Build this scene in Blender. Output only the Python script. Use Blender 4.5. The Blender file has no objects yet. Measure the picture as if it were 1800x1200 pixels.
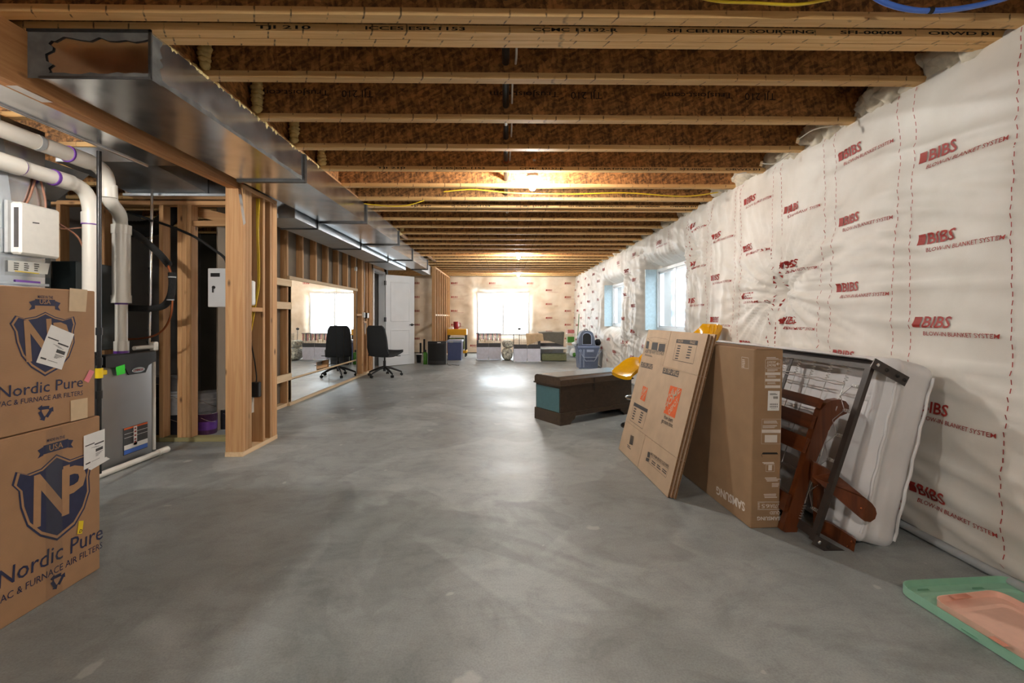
import bpy, bmesh, math, random
import numpy as np
from mathutils import Vector, Matrix, noise as mnoise

R = math.radians
PI = math.pi
random.seed(7)
scene = bpy.context.scene
COL = scene.collection

# ------------------------------------------------------------------ camera
F, HC, VX, VY = 780.0, 1.14, 889.0, 557.0       # focal (px of 1800), eye height, vanishing point
PSI = math.atan((900 - VX) / F)
CEIL = 2.40                                      # underside of the joists
cam_d = bpy.data.cameras.new('camera')
cam = bpy.data.objects.new('camera', cam_d)
COL.objects.link(cam)
cam.location = (0, 0, HC)
cam.rotation_euler = (PI / 2, 0, -PSI)
cam_d.sensor_width = 36
cam_d.lens = F * 36 / 1800
cam_d.shift_y = (VY - 600) / 1800
cam_d.clip_start = .02
cam_d.clip_end = 200
scene.camera = cam

# ------------------------------------------------------------------ light, exposure
scene.view_settings.view_transform = 'Standard'
scene.view_settings.look = 'None'
scene.view_settings.gamma = 1
scene.view_settings.exposure = 0.0
scene.view_settings.use_curve_mapping = False
BULB_W = 82.0
SKY = 15.0
world = bpy.data.worlds.new('sky')
scene.world = world
world.use_nodes = True
wn = world.node_tree
wn.nodes['Background'].inputs[0].default_value = (.90, .95, 1.0, 1)
wn.nodes['Background'].inputs[1].default_value = SKY

# windows: (centre Y or X, z0, z1, half width) used by walls and portals
WIN_A = (5.62, 7.10, .93, 1.90)      # right wall: y0, y1, z0, z1
WIN_B = (8.55, 10.05, .93, 1.86)
WIN_F = (-.93, .76, .55, 1.93)       # far wall: x0, x1, z0, z1
XR, YF = 2.20, 14.1                  # right blanket plane, far blanket plane
XO, YO = 2.44, 14.34                 # outer faces (window frames)

def portal(loc, rot, sx, sy):
    l = bpy.data.lights.new('window_daylight', 'AREA')
    l.shape = 'RECTANGLE'; l.size = sx; l.size_y = sy
    l.cycles.is_portal = True
    o = bpy.data.objects.new('window_daylight', l); COL.objects.link(o)
    o.location = loc; o.rotation_euler = rot
for (a, b, c, d) in (WIN_A, WIN_B):      # daylight falls into the window wells from above
    portal((XO + .24 + .76, (a + b) / 2, 2.0), (0, 0, 0), 1.6, b - a + .4)
portal(((WIN_F[0] + WIN_F[1]) / 2, YO + .12, (WIN_F[2] + WIN_F[3]) / 2), (R(-90), 0, 0), WIN_F[1] - WIN_F[0], WIN_F[3] - WIN_F[2])

# ------------------------------------------------------------------ pixel -> point on a known plane
def ray(x, y):
    u, v = (x - 900) / F, (VY - y) / F
    c, s = math.cos(PSI), math.sin(PSI)
    return Vector((u * c + s, c - u * s, v))
def P(x, y, X=None, Y=None, Z=None):
    d = ray(x, y)
    t = (X / d.x) if X is not None else (Y / d.y) if Y is not None else ((Z - HC) / d.z)
    return Vector((0, 0, HC)) + d * t
class Plane:
    def __init__(s, o, u, v):
        s.o = Vector(o); s.u = Vector(u).normalized(); s.v = Vector(v)
        s.v = (s.v - s.u * s.v.dot(s.u)).normalized(); s.n = s.u.cross(s.v)
    def px(s, x, y):
        d = ray(x, y); c = Vector((0, 0, HC))
        t = (s.o - c).dot(s.n) / d.dot(s.n)
        p = c + d * t - s.o
        return (p.dot(s.u), p.dot(s.v))
    def at(s, a, b, h=0.0):
        return s.o + s.u * a + s.v * b + s.n * h

# ------------------------------------------------------------------ materials
M = {}
def nt(name):
    m = bpy.data.materials.new(name); m.use_nodes = True
    t = m.node_tree
    return m, t, t.nodes['Principled BSDF']
def node(t, typ, **kw):
    n = t.nodes.new(typ)
    for k, v in kw.items():
        if k.startswith('i_'):
            n.inputs[k[2:].replace('_', ' ')].default_value = v
        else:
            setattr(n, k, v)
    return n
def c4(c): return (c[0], c[1], c[2], 1)
def srgb(r, g, b):
    f = lambda v: (v / 255 / 12.92) if v / 255 <= .04045 else ((v / 255 + .055) / 1.055) ** 2.4
    return (f(r), f(g), f(b))
def ramp(t, stops):
    n = t.nodes.new('ShaderNodeValToRGB')
    e = n.color_ramp.elements
    while len(e) < len(stops): e.new(.5)
    for i, (p, c) in enumerate(stops):
        e[i].position = p; e[i].color = c4(c)
    return n
def coords(t, scale=(1, 1, 1), kind='Object', rot=(0, 0, 0)):
    tc = t.nodes.new('ShaderNodeTexCoord'); mp = t.nodes.new('ShaderNodeMapping')
    mp.inputs['Scale'].default_value = scale; mp.inputs['Rotation'].default_value = rot
    t.links.new(tc.outputs[kind], mp.inputs['Vector'])
    return mp.outputs[0]
def bump(t, b, fac, strength=.2, dist=.002):
    n = node(t, 'ShaderNodeBump'); n.inputs['Strength'].default_value = strength; n.inputs['Distance'].default_value = dist
    t.links.new(fac, n.inputs['Height']); t.links.new(n.outputs[0], b.inputs['Normal'])
def flat(name, col, rough=.6, metal=0, var=.12, scale=30, bmp=0, spec=.5, coat=0):
    """a plain surface with a little procedural mottling"""
    m, t, b = nt(name)
    b.inputs['Roughness'].default_value = rough; b.inputs['Metallic'].default_value = metal
    b.inputs['Specular IOR Level'].default_value = spec
    b.inputs['Coat Weight'].default_value = coat
    v = coords(t)
    n = node(t, 'ShaderNodeTexNoise', i_Scale=scale, i_Detail=4.0)
    t.links.new(v, n.inputs['Vector'])
    r = ramp(t, [(.3, tuple(x * (1 - var) for x in col)), (.7, tuple(min(1, x * (1 + var)) for x in col))])
    t.links.new(n.outputs['Fac'], r.inputs[0]); t.links.new(r.outputs[0], b.inputs['Base Color'])
    if bmp: bump(t, b, n.outputs['Fac'], bmp)
    M[name] = m
    return m
def wood(name, c1, c2, axis, rough=.7, grain=1.0, knots=True):
    m, t, b = nt(name)
    sc = [38 * grain] * 3; sc[axis] = 1.6 * grain
    v = coords(t, sc)
    oi = node(t, 'ShaderNodeObjectInfo')
    ad = node(t, 'ShaderNodeVectorMath', operation='ADD')
    mu = node(t, 'ShaderNodeVectorMath', operation='SCALE'); mu.inputs['Scale'].default_value = 60
    cb = node(t, 'ShaderNodeCombineXYZ')
    for i in range(3): t.links.new(oi.outputs['Random'], cb.inputs[i])
    t.links.new(cb.outputs[0], mu.inputs[0]); t.links.new(v, ad.inputs[0]); t.links.new(mu.outputs[0], ad.inputs[1])
    n = node(t, 'ShaderNodeTexNoise', i_Scale=1.0, i_Detail=6.0, i_Distortion=1.2)
    t.links.new(ad.outputs[0], n.inputs['Vector'])
    r = ramp(t, [(.25, c1), (.5, tuple((a + b_) / 2 for a, b_ in zip(c1, c2))), (.75, c2)])
    t.links.new(n.outputs['Fac'], r.inputs[0])
    out = r.outputs[0]
    if knots:
        sc2 = [7.0] * 3; sc2[axis] = 3.2
        v2 = coords(t, sc2)
        ad2 = node(t, 'ShaderNodeVectorMath', operation='ADD')
        t.links.new(v2, ad2.inputs[0]); t.links.new(mu.outputs[0], ad2.inputs[1])
        vo = node(t, 'ShaderNodeTexVoronoi', i_Scale=1.0); vo.inputs['Randomness'].default_value = 1
        t.links.new(ad2.outputs[0], vo.inputs['Vector'])
        kr = ramp(t, [(.04, (1, 1, 1)), (.12, (0, 0, 0))])
        t.links.new(vo.outputs['Distance'], kr.inputs[0])
        mx = node(t, 'ShaderNodeMix', data_type='RGBA'); mx.inputs[7].default_value = c4(tuple(x * .28 for x in c1))
        t.links.new(kr.outputs[0], mx.inputs[0]); t.links.new(out, mx.inputs[6]); out = mx.outputs[2]
    hv = node(t, 'ShaderNodeHueSaturation')
    ma = node(t, 'ShaderNodeMapRange'); ma.inputs[3].default_value = .78; ma.inputs[4].default_value = 1.18
    t.links.new(oi.outputs['Random'], ma.inputs[0]); t.links.new(ma.outputs[0], hv.inputs['Value'])
    t.links.new(out, hv.inputs['Color']); t.links.new(hv.outputs[0], b.inputs['Base Color'])
    b.inputs['Roughness'].default_value = rough
    bump(t, b, n.outputs['Fac'], .15)
    M[name] = m
    return m

S1, S2 = srgb(180, 130, 84), srgb(208, 166, 118)
wood('stud_wood', S1, S2, 2)
wood('plank_x', S1, S2, 0)
wood('plank_y', S1, S2, 1)
wood('pale_x', srgb(214, 180, 138), srgb(232, 206, 168), 0, knots=False)
wood('pale_y', srgb(214, 180, 138), srgb(232, 206, 168), 1, knots=False)
wood('treated_x', srgb(140, 134, 92), srgb(168, 158, 112), 0)
wood('beam_wood', srgb(176, 118, 68), srgb(208, 154, 100), 1)
wood('flange_wood', srgb(212, 162, 98), srgb(238, 200, 140), 0, knots=False)
wood('red_wood', srgb(72, 34, 16), srgb(108, 56, 26), 2, rough=.28, grain=.7, knots=False)
wood('red_wood_y', srgb(72, 34, 16), srgb(108, 56, 26), 1, rough=.28, grain=.7, knots=False)
wood('chest_wood', srgb(58, 46, 36), srgb(82, 66, 52), 0, rough=.35, grain=.6, knots=False)

def osb(name, base):
    m, t, b = nt(name)
    v = coords(t, (1, 1, 1))
    tone = None
    fac = []
    for k, (s, rot) in enumerate((((15, 40, 62), (.3, .45, .2)), ((15, 40, 58), (.8, 1.75, .9)), ((13, 50, 66), (.5, 2.6, 2.2)))):
        m0 = node(t, 'ShaderNodeMapping'); m0.inputs['Rotation'].default_value = rot
        mp = node(t, 'ShaderNodeMapping'); mp.inputs['Scale'].default_value = s
        t.links.new(v, m0.inputs['Vector']); t.links.new(m0.outputs[0], mp.inputs['Vector'])
        vo = node(t, 'ShaderNodeTexVoronoi', i_Scale=1.0); t.links.new(mp.outputs[0], vo.inputs['Vector'])
        sp = node(t, 'ShaderNodeSeparateColor'); t.links.new(vo.outputs['Color'], sp.inputs[0])
        fac.append(sp.outputs[0])
    mx = node(t, 'ShaderNodeMath', operation='ADD'); t.links.new(fac[0], mx.inputs[0]); t.links.new(fac[1], mx.inputs[1])
    m2 = node(t, 'ShaderNodeMath', operation='ADD'); t.links.new(mx.outputs[0], m2.inputs[0]); t.links.new(fac[2], m2.inputs[1])
    m3 = node(t, 'ShaderNodeMath', operation='MULTIPLY'); t.links.new(m2.outputs[0], m3.inputs[0]); m3.inputs[1].default_value = .333
    r = ramp(t, [(.18, tuple(x * .32 for x in base)), (.42, tuple(x * .8 for x in base)), (.6, tuple(min(1, x * 1.25) for x in base)), (.85, tuple(min(1, x * 1.9) for x in base))])
    t.links.new(m3.outputs[0], r.inputs[0]); t.links.new(r.outputs[0], b.inputs['Base Color'])
    b.inputs['Roughness'].default_value = .65
    bump(t, b, m3.outputs[0], .3)
    M[name] = m
osb('osb', srgb(182, 138, 86))
osb('osb_web', srgb(146, 102, 58))

def concrete():
    m, t, b = nt('concrete')
    v = coords(t)
    def noise_(sc, det, ro, dist, off=(0, 0, 0), stretch=(1, 1, 1)):
        mp = node(t, 'ShaderNodeMapping'); mp.inputs['Location'].default_value = off; mp.inputs['Scale'].default_value = stretch
        t.links.new(v, mp.inputs['Vector'])
        n = node(t, 'ShaderNodeTexNoise', i_Scale=sc, i_Detail=det, i_Roughness=ro, i_Distortion=dist)
        t.links.new(mp.outputs[0], n.inputs['Vector']); return n.outputs['Fac']
    def mul(a, fac, stops):
        r = ramp(t, stops); t.links.new(fac, r.inputs[0])
        mx = node(t, 'ShaderNodeMix', data_type='RGBA', blend_type='MULTIPLY'); mx.inputs[0].default_value = 1
        t.links.new(a, mx.inputs[6]); t.links.new(r.outputs[0], mx.inputs[7]); return mx.outputs[2]
    g = lambda x: (x, x, x)
    cloud = noise_(.7, 6.0, .6, .5)
    r1 = ramp(t, [(.30, srgb(152, 157, 156)), (.70, srgb(186, 191, 189))]); t.links.new(cloud, r1.inputs[0])
    c = r1.outputs[0]
    c = mul(c, noise_(.42, 4.0, .5, 1.1, (3.2, 1.7, 0)), [(.485, g(.80)), (.497, g(1.0)), (.53, g(.93)), (.8, g(1.0))])      # old damp marks with a tide line
    c = mul(c, noise_(.55, 5.0, .55, .8, (9.1, 4.4, 0)), [(.40, g(1.0)), (.545, g(.97)), (.555, g(.82)), (.75, g(.78))])
    c = mul(c, noise_(5.0, 9.0, .75, .5), [(.32, g(.74)), (.5, g(.93)), (.68, g(1.0))])
    c = mul(c, noise_(1.6, 7.0, .7, 2.0, (6, 2, 0)), [(.36, g(.84)), (.5, g(1.0))])
    c = mul(c, noise_(2.0, 6.0, .65, 1.5, (1, 5, 0), (1, 3.4, 1)), [(.3, g(.88)), (.6, g(1.0))])                                # trowel sweeps
    c = mul(c, noise_(140.0, 3.0, .6, 0), [(.3, g(.80)), (.6, g(1.0))])
    # pale splashes of plaster and paint
    vo = node(t, 'ShaderNodeTexVoronoi', voronoi_dimensions='2D', i_Scale=1.7); vo.inputs['Randomness'].default_value = 1
    wv = node(t, 'ShaderNodeVectorMath', operation='ADD')
    nn = node(t, 'ShaderNodeTexNoise', i_Scale=9.0, i_Detail=3.0); t.links.new(v, nn.inputs['Vector'])
    sc = node(t, 'ShaderNodeVectorMath', operation='SCALE'); sc.inputs['Scale'].default_value = .13
    t.links.new(nn.outputs['Color'], sc.inputs[0]); t.links.new(v, wv.inputs[0]); t.links.new(sc.outputs[0], wv.inputs[1]); t.links.new(wv.outputs[0], vo.inputs['Vector'])
    sep = node(t, 'ShaderNodeSeparateColor'); t.links.new(vo.outputs['Color'], sep.inputs[0])
    sq = node(t, 'ShaderNodeMath', operation='POWER'); t.links.new(sep.outputs[0], sq.inputs[0]); sq.inputs[1].default_value = 2.2
    dv = node(t, 'ShaderNodeMath', operation='DIVIDE'); t.links.new(vo.outputs['Distance'], dv.inputs[0]); t.links.new(sq.outputs[0], dv.inputs[1])
    sp = ramp(t, [(.055, g(.36)), (.085, g(0))]); t.links.new(dv.outputs[0], sp.inputs[0])
    m4 = node(t, 'ShaderNodeMix', data_type='RGBA'); m4.inputs[7].default_value = c4(srgb(206, 205, 200))
    t.links.new(sp.outputs[0], m4.inputs[0]); t.links.new(c, m4.inputs[6])
    t.links.new(m4.outputs[2], b.inputs['Base Color'])
    rr = node(t, 'ShaderNodeMapRange'); rr.inputs[1].default_value = .3; rr.inputs[2].default_value = .7; rr.inputs[3].default_value = .36; rr.inputs[4].default_value = .58; b.inputs['Specular IOR Level'].default_value = .5
    t.links.new(cloud, rr.inputs[0]); t.links.new(rr.outputs[0], b.inputs['Roughness'])
    bump(t, b, noise_(3.0, 6.0, .6, .4), .25, .02)
    M['concrete'] = m
concrete()

def metal(name, col, rough, streak=.25):
    m, t, b = nt(name)
    b.inputs['Metallic'].default_value = 1
    v = coords(t, (1, 1, 1))
    n = node(t, 'ShaderNodeTexNoise', i_Scale=7.0, i_Detail=5.0); t.links.new(v, n.inputs['Vector'])
    r = ramp(t, [(.3, tuple(x * (1 - streak) for x in col)), (.7, col)])
    t.links.new(n.outputs['Fac'], r.inputs[0]); t.links.new(r.outputs[0], b.inputs['Base Color'])
    rr = node(t, 'ShaderNodeMapRange'); rr.inputs[3].default_value = rough * .7; rr.inputs[4].default_value = rough * 1.3
    t.links.new(n.outputs['Fac'], rr.inputs[0]); t.links.new(rr.outputs[0], b.inputs['Roughness'])
    n2 = node(t, 'ShaderNodeTexNoise', i_Scale=2.2, i_Detail=2.0); t.links.new(v, n2.inputs['Vector'])
    bump(t, b, n2.outputs['Fac'], .25, .03)
    M[name] = m
metal('galvanized', (.72, .74, .76), .22)
metal('galvanized_dull', (.50, .54, .57), .42)
metal('chrome', (.8, .8, .8), .12, .05)
metal('steel_wire', (.62, .60, .58), .3, .1)
metal('furnace_steel', (.40, .40, .40), .42, .06)
metal('copper', srgb(184, 108, 70), .35, .2)

def blanket(name, c1, c2):
    m, t, b = nt(name)
    v = coords(t)
    n = node(t, 'ShaderNodeTexNoise', i_Scale=3.0, i_Detail=6.0); t.links.new(v, n.inputs['Vector'])
    r = ramp(t, [(.32, c1), (.68, c2)]); t.links.new(n.outputs['Fac'], r.inputs[0])
    t.links.new(r.outputs[0], b.inputs['Base Color'])
    b.inputs['Roughness'].default_value = .48
    n2 = node(t, 'ShaderNodeTexNoise', i_Scale=220.0, i_Detail=2.0); t.links.new(v, n2.inputs['Vector'])
    bump(t, b, n2.outputs['Fac'], .12, .002)
    M[name] = m
blanket('blanket', srgb(208, 202, 192), srgb(226, 222, 214))
blanket('blanket_far_lit', srgb(214, 194, 168), srgb(230, 216, 196))  # same blanket with the warm light on the far wall put into its colour
blanket('mattress_wrap', srgb(206, 204, 204), srgb(226, 224, 224))

def cardboard(name, c):
    m, t, b = nt(name)
    v = coords(t, (1, 1, 1))
    n = node(t, 'ShaderNodeTexNoise', i_Scale=9.0, i_Detail=6.0); t.links.new(v, n.inputs['Vector'])
    r = ramp(t, [(.3, tuple(x * .9 for x in c)), (.7, tuple(x * 1.06 for x in c))]); t.links.new(n.outputs['Fac'], r.inputs[0])
    w = node(t, 'ShaderNodeTexWave', i_Scale=55.0); w.bands_direction = 'Z'
    t.links.new(v, w.inputs['Vector'])
    mx = node(t, 'ShaderNodeMix', data_type='RGBA', blend_type='MULTIPLY'); mx.inputs[0].default_value = .10
    t.links.new(r.outputs[0], mx.inputs[6]); t.links.new(w.outputs['Color'], mx.inputs[7])
    t.links.new(mx.outputs[2], b.inputs['Base Color'])
    b.inputs['Roughness'].default_value = .75
    bump(t, b, w.outputs['Fac'], .05, .001)
    M[name] = m
cardboard('cardboard', srgb(170, 130, 94))
cardboard('cardboard_tan', srgb(196, 170, 142))
cardboard('cardboard_tv', srgb(158, 126, 94))
flat('cardboard_edge', srgb(122, 88, 56), .9, var=.3, scale=120)

def emit(name, col, s):
    m, t, b = nt(name)
    b.inputs['Base Color'].default_value = c4(col)
    b.inputs['Emission Color'].default_value = c4(col); b.inputs['Emission Strength'].default_value = s
    M[name] = m
emit('bulb_glow', (1, .95, .885), BULB_W / (4 * PI * .032 ** 2 * PI))
emit('bulb_glow_small', (1, .95, .885), .32 * BULB_W / (4 * PI * .032 ** 2 * PI))
def glass(name, col=(1, 1, 1), rough=0):
    m, t, b = nt(name)
    tr = node(t, 'ShaderNodeBsdfTransparent'); tr.inputs[0].default_value = c4(col)
    gl = node(t, 'ShaderNodeBsdfGlossy'); gl.inputs['Roughness'].default_value = .02
    fr = node(t, 'ShaderNodeFresnel'); mx = node(t, 'ShaderNodeMixShader')
    t.links.new(fr.outputs[0], mx.inputs[0]); t.links.new(tr.outputs[0], mx.inputs[1]); t.links.new(gl.outputs[0], mx.inputs[2])
    t.links.new(mx.outputs[0], t.nodes['Material Output'].inputs[0])
    M[name] = m
def film(name, col, g):
    m, t, b = nt(name)
    tr = node(t, 'ShaderNodeBsdfTransparent'); tr.inputs[0].default_value = c4(col)
    gl = node(t, 'ShaderNodeBsdfGlossy'); gl.inputs['Roughness'].default_value = .2
    mx = node(t, 'ShaderNodeMixShader'); mx.inputs[0].default_value = g
    t.links.new(tr.outputs[0], mx.inputs[1]); t.links.new(gl.outputs[0], mx.inputs[2]); t.links.new(mx.outputs[0], t.nodes['Material Output'].inputs[0])
    M[name] = m
film('pane_glass', (.94, .97, .98), .06)
film('clear_plastic', (.88, .89, .87), .08)
film('tape_film', (.93, .91, .88), .07)
def mirror():
    m, t, b = nt('mirror_silver')
    b.inputs['Metallic'].default_value = 1; b.inputs['Roughness'].default_value = .012
    v = coords(t)
    n = node(t, 'ShaderNodeTexNoise', i_Scale=1.3, i_Detail=1.0); t.links.new(v, n.inputs['Vector'])
    r = ramp(t, [(.2, (.86, .88, .87)), (.8, (.92, .93, .93))]); t.links.new(n.outputs['Fac'], r.inputs[0]); t.links.new(r.outputs[0], b.inputs['Base Color'])
    bump(t, b, n.outputs['Fac'], .05, .02)
    M['mirror_silver'] = m
mirror()
flat('red_print', srgb(158, 44, 36), .6, var=.08)
flat('navy_print', srgb(36, 40, 72), .7, var=.1)
flat('kraft_print', srgb(170, 130, 94), .8, var=.05)
flat('grey_print', srgb(66, 64, 64), .7, var=.1)
flat('orange_print', srgb(222, 98, 40), .7, var=.06)
flat('white_print', srgb(216, 206, 196), .7, var=.05)
flat('black_print', srgb(30, 26, 22), .7)
flat('white_paper', srgb(232, 230, 226), .6, var=.03)
flat('pink_paper', srgb(232, 130, 140), .6, var=.05)
flat('green_paper', srgb(60, 232, 60), .6, var=.05)
flat('yellow_paper', srgb(240, 206, 30), .6, var=.05)
flat('masking_tape', srgb(206, 180, 144), .6, var=.05)
flat('black_metal', srgb(34, 30, 28), .4, var=.2)
flat('rail_paint', srgb(56, 48, 44), .38, var=.15)
flat('black_plastic', srgb(30, 30, 31), .45, var=.15)
flat('black_rubber', srgb(26, 26, 26), .75, var=.2)
flat('black_foam', srgb(30, 30, 30), .9, var=.3, scale=90, bmp=.3)
flat('black_fabric', srgb(44, 46, 48), .95, var=.18, scale=140, bmp=.2)
flat('white_pvc', srgb(226, 222, 212), .32, var=.04, scale=5)
flat('purple_primer', srgb(104, 58, 150), .4)
flat('white_plastic', srgb(226, 224, 216), .4, var=.03)
flat('white_paint', srgb(222, 224, 226), .35, var=.03, scale=4)
flat('grey_wallboard', srgb(150, 148, 144), .9, var=.06, scale=6)
flat('grey_trim', srgb(168, 172, 174), .5, var=.05)
flat('dark_sheet', srgb(52, 62, 64), .5, var=.2, scale=4)
flat('kraft_wallboard', srgb(132, 120, 106), .9, var=.06, scale=6)
flat('shaded_wall', srgb(70, 64, 54), .9, var=.15, scale=3)  # shade of the unlit storage room put into the wall colour
flat('mastic', srgb(96, 96, 94), .8, var=.35, scale=14, bmp=.5)
flat('seam_steel', srgb(74, 74, 74), .35, metal=.6, var=.2)
flat('spray_foam', srgb(222, 200, 138), .85, var=.15, scale=40, bmp=.6)
flat('fibre_wool', srgb(206, 196, 176), .95, var=.15, scale=30, bmp=.6)
flat('yellow_wire', srgb(222, 190, 40), .4, var=.05)
flat('blue_pex', srgb(70, 112, 200), .35, var=.05)
flat('white_wire', srgb(226, 224, 218), .4, var=.05)
flat('brown_wire', srgb(150, 104, 82), .5)
flat('black_pipe', srgb(30, 31, 32), .32, var=.2)
flat('orange_flag', srgb(240, 80, 40), .5)
flat('window_vinyl', srgb(232, 238, 242), .35, var=.02)
flat('blue_wrap', srgb(178, 200, 208), .4, var=.08)
flat('siding_white', srgb(226, 230, 236), .6, var=.04)
flat('well_steel', srgb(176, 184, 196), .45, metal=.0, var=.1)
flat('soil', srgb(120, 110, 96), .95, var=.3, scale=12)
# ------------------------------------------------------------------ mesh helpers
class MB:
    def __init__(s): s.v = []; s.f = []; s.mi = []; s.sm = []
    def add(s, vs, fs, mi=0, smooth=False):
        o = len(s.v); s.v += [tuple(p) for p in vs]
        for f in fs: s.f.append(tuple(i + o for i in f)); s.mi.append(mi); s.sm.append(smooth)
        return s
    def box(s, a, b, mi=0, mat=None, ch=0.0):
        """axis box from corner a to corner b; ch chamfers the vertical and horizontal edges"""
        x0, y0, z0 = (min(p, q) for p, q in zip(a, b)); x1, y1, z1 = (max(p, q) for p, q in zip(a, b))
        if ch > 0:
            return s.cbox((x0, y0, z0), (x1, y1, z1), ch, mi, mat)
        vs = [Vector(p) for p in ((x0, y0, z0), (x1, y0, z0), (x1, y1, z0), (x0, y1, z0), (x0, y0, z1), (x1, y0, z1), (x1, y1, z1), (x0, y1, z1))]
        if mat: vs = [mat @ p for p in vs]
        return s.add(vs, [(0, 3, 2, 1), (4, 5, 6, 7), (0, 1, 5, 4), (1, 2, 6, 5), (2, 3, 7, 6), (3, 0, 4, 7)], mi)
    def cbox(s, a, b, c, mi=0, mat=None):
        cx = [(p + q) / 2 for p, q in zip(a, b)]; h = [(q - p) / 2 for p, q in zip(a, b)]
        c = min(c, min(h) * .95)
        vs = []; idx = {}
        for sx in (-1, 1):
            for sy in (-1, 1):
                for sz in (-1, 1):
                    for ax in range(3):
                        p = [sx * h[0], sy * h[1], sz * h[2]]
                        for k in range(3):
                            if k != ax: p[k] -= (sx, sy, sz)[k] * c
                        idx[(sx, sy, sz, ax)] = len(vs)
                        vs.append(Vector((p[0] + cx[0], p[1] + cx[1], p[2] + cx[2])))
        fs = []
        sg = (-1, 1)
        for ax in range(3):
            o = [k for k in range(3) if k != ax]
            for sa in sg:
                q = []
                for (u, v) in ((-1, -1), (1, -1), (1, 1), (-1, 1)):
                    k = [0, 0, 0]; k[ax] = sa; k[o[0]] = u; k[o[1]] = v
                    q.append(idx[(k[0], k[1], k[2], ax)])
                if (sa == 1) == (ax == 1): q.reverse()
                fs.append(tuple(q))
        for ax in range(3):          # edge chamfers
            o = [k for k in range(3) if k != ax]
            for u in sg:
                for v in sg:
                    q = []
                    for (w, pax) in ((-1, o[0]), (1, o[0]), (1, o[1]), (-1, o[1])):
                        k = [0, 0, 0]; k[ax] = w; k[o[0]] = u; k[o[1]] = v
                        q.append(idx[(k[0], k[1], k[2], pax)])
                    fs.append(tuple(q))
        for sx in sg:
            for sy in sg:
                for sz in sg:
                    fs.append(tuple(idx[(sx, sy, sz, ax)] for ax in range(3)))
        if mat: vs = [mat @ p for p in vs]
        return s.add(vs, fs, mi)
    def hexa(s, bot, top, mi=0):
        """4 bottom points, 4 top points"""
        return s.add(list(bot) + list(top), [(3, 2, 1, 0), (4, 5, 6, 7), (0, 1, 5, 4), (1, 2, 6, 5), (2, 3, 7, 6), (3, 0, 4, 7)], mi)
    def prism(s, pts, d, mi=0, smooth=False):
        """closed outline (3-D points) pushed along vector d"""
        n = len(pts); d = Vector(d); pts = [Vector(p) for p in pts]
        s.add(pts + [p + d for p in pts], [tuple(range(n))[::-1], tuple(range(n, 2 * n))], mi)
        s.add(pts + [p + d for p in pts], [(i, (i + 1) % n, n + (i + 1) % n, n + i) for i in range(n)], mi, smooth)
        return s
    def tube(s, pts, r, n=10, mi=0, caps=True, closed=False):
        pts = [Vector(p) for p in pts]; m = len(pts)
        rr = r if isinstance(r, (list, tuple)) else [r] * m
        tans = []
        for i in range(m):
            if closed: t = pts[(i + 1) % m] - pts[i - 1]
            else: t = pts[min(i + 1, m - 1)] - pts[max(i - 1, 0)]
            if t.length < 1e-9: t = Vector((0, 0, 1))
            tans.append(t.normalized())
        up = Vector((0, 0, 1)) if abs(tans[0].z) < .9 else Vector((1, 0, 0))
        nx = tans[0].cross(up).normalized()
        vs = []
        for i in range(m):
            nx = (nx - tans[i] * nx.dot(tans[i]))
            if nx.length < 1e-6: nx = tans[i].orthogonal()
            nx.normalize(); ny = tans[i].cross(nx)
            for k in range(n):
                a = 2 * PI * k / n
                vs.append(pts[i] + nx * (math.cos(a) * rr[i]) + ny * (math.sin(a) * rr[i]))
        fs = []
        rng = m if closed else m - 1
        for i in range(rng):
            j = (i + 1) % m
            for k in range(n):
                fs.append((i * n + k, i * n + (k + 1) % n, j * n + (k + 1) % n, j * n + k))
        s.add(vs, fs, mi, True)
        if caps and not closed:
            s.add(vs[:n], [tuple(range(n))[::-1]], mi); s.add(vs[-n:], [tuple(range(n))], mi)
        return s
    def lathe(s, prof, c=(0, 0, 0), n=24, mi=0, axis='Z', mat=None, smooth=True):
        vs = []
        for (r, h) in prof:
            for k in range(n):
                a = 2 * PI * k / n
                p = (r * math.cos(a), r * math.sin(a), h)
                if axis == 'X': p = (h, p[0], p[1])
                elif axis == 'Y': p = (p[0], h, p[1])
                p = Vector(p) + Vector(c)
                vs.append(mat @ p if mat else p)
        m = len(prof)
        fs = [(i * n + k, i * n + (k + 1) % n, (i + 1) * n + (k + 1) % n, (i + 1) * n + k) for i in range(m - 1) for k in range(n)]
        s.add(vs, fs, mi, smooth)
        s.add(vs[:n], [tuple(range(n))[::-1]], mi); s.add(vs[-n:], [tuple(range(n))], mi)
        return s
    def grid(s, fn, nu, nv, mi=0, smooth=True, skip=None):
        vs = [fn(i / nu, j / nv) for j in range(nv + 1) for i in range(nu + 1)]
        fs = []
        for j in range(nv):
            for i in range(nu):
                if skip and skip((i + .5) / nu, (j + .5) / nv): continue
                a = j * (nu + 1) + i
                fs.append((a, a + 1, a + nu + 2, a + nu + 1))
        return s.add(vs, fs, mi, smooth)
    def blob(s, c, r, seed=0, amp=.35, n=10, mi=0, freq=1.5):
        c = Vector(c)
        if not hasattr(r, '__len__'): r = (r, r, r)
        vs = []; m = n // 2 + 1
        for i in range(m):
            th = PI * i / (m - 1)
            for k in range(n):
                ph = 2 * PI * k / n
                d = Vector((math.sin(th) * math.cos(ph), math.sin(th) * math.sin(ph), math.cos(th)))
                q = 1 + amp * mnoise.noise(d * freq + Vector((seed * 3.7, seed * 1.3, seed)))
                vs.append(c + Vector((d.x * r[0] * q, d.y * r[1] * q, d.z * r[2] * q)))
        fs = [(i * n + k, (i + 1) * n + k, (i + 1) * n + (k + 1) % n, i * n + (k + 1) % n) for i in range(m - 1) for k in range(n)]
        return s.add(vs, fs, mi, True)
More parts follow.
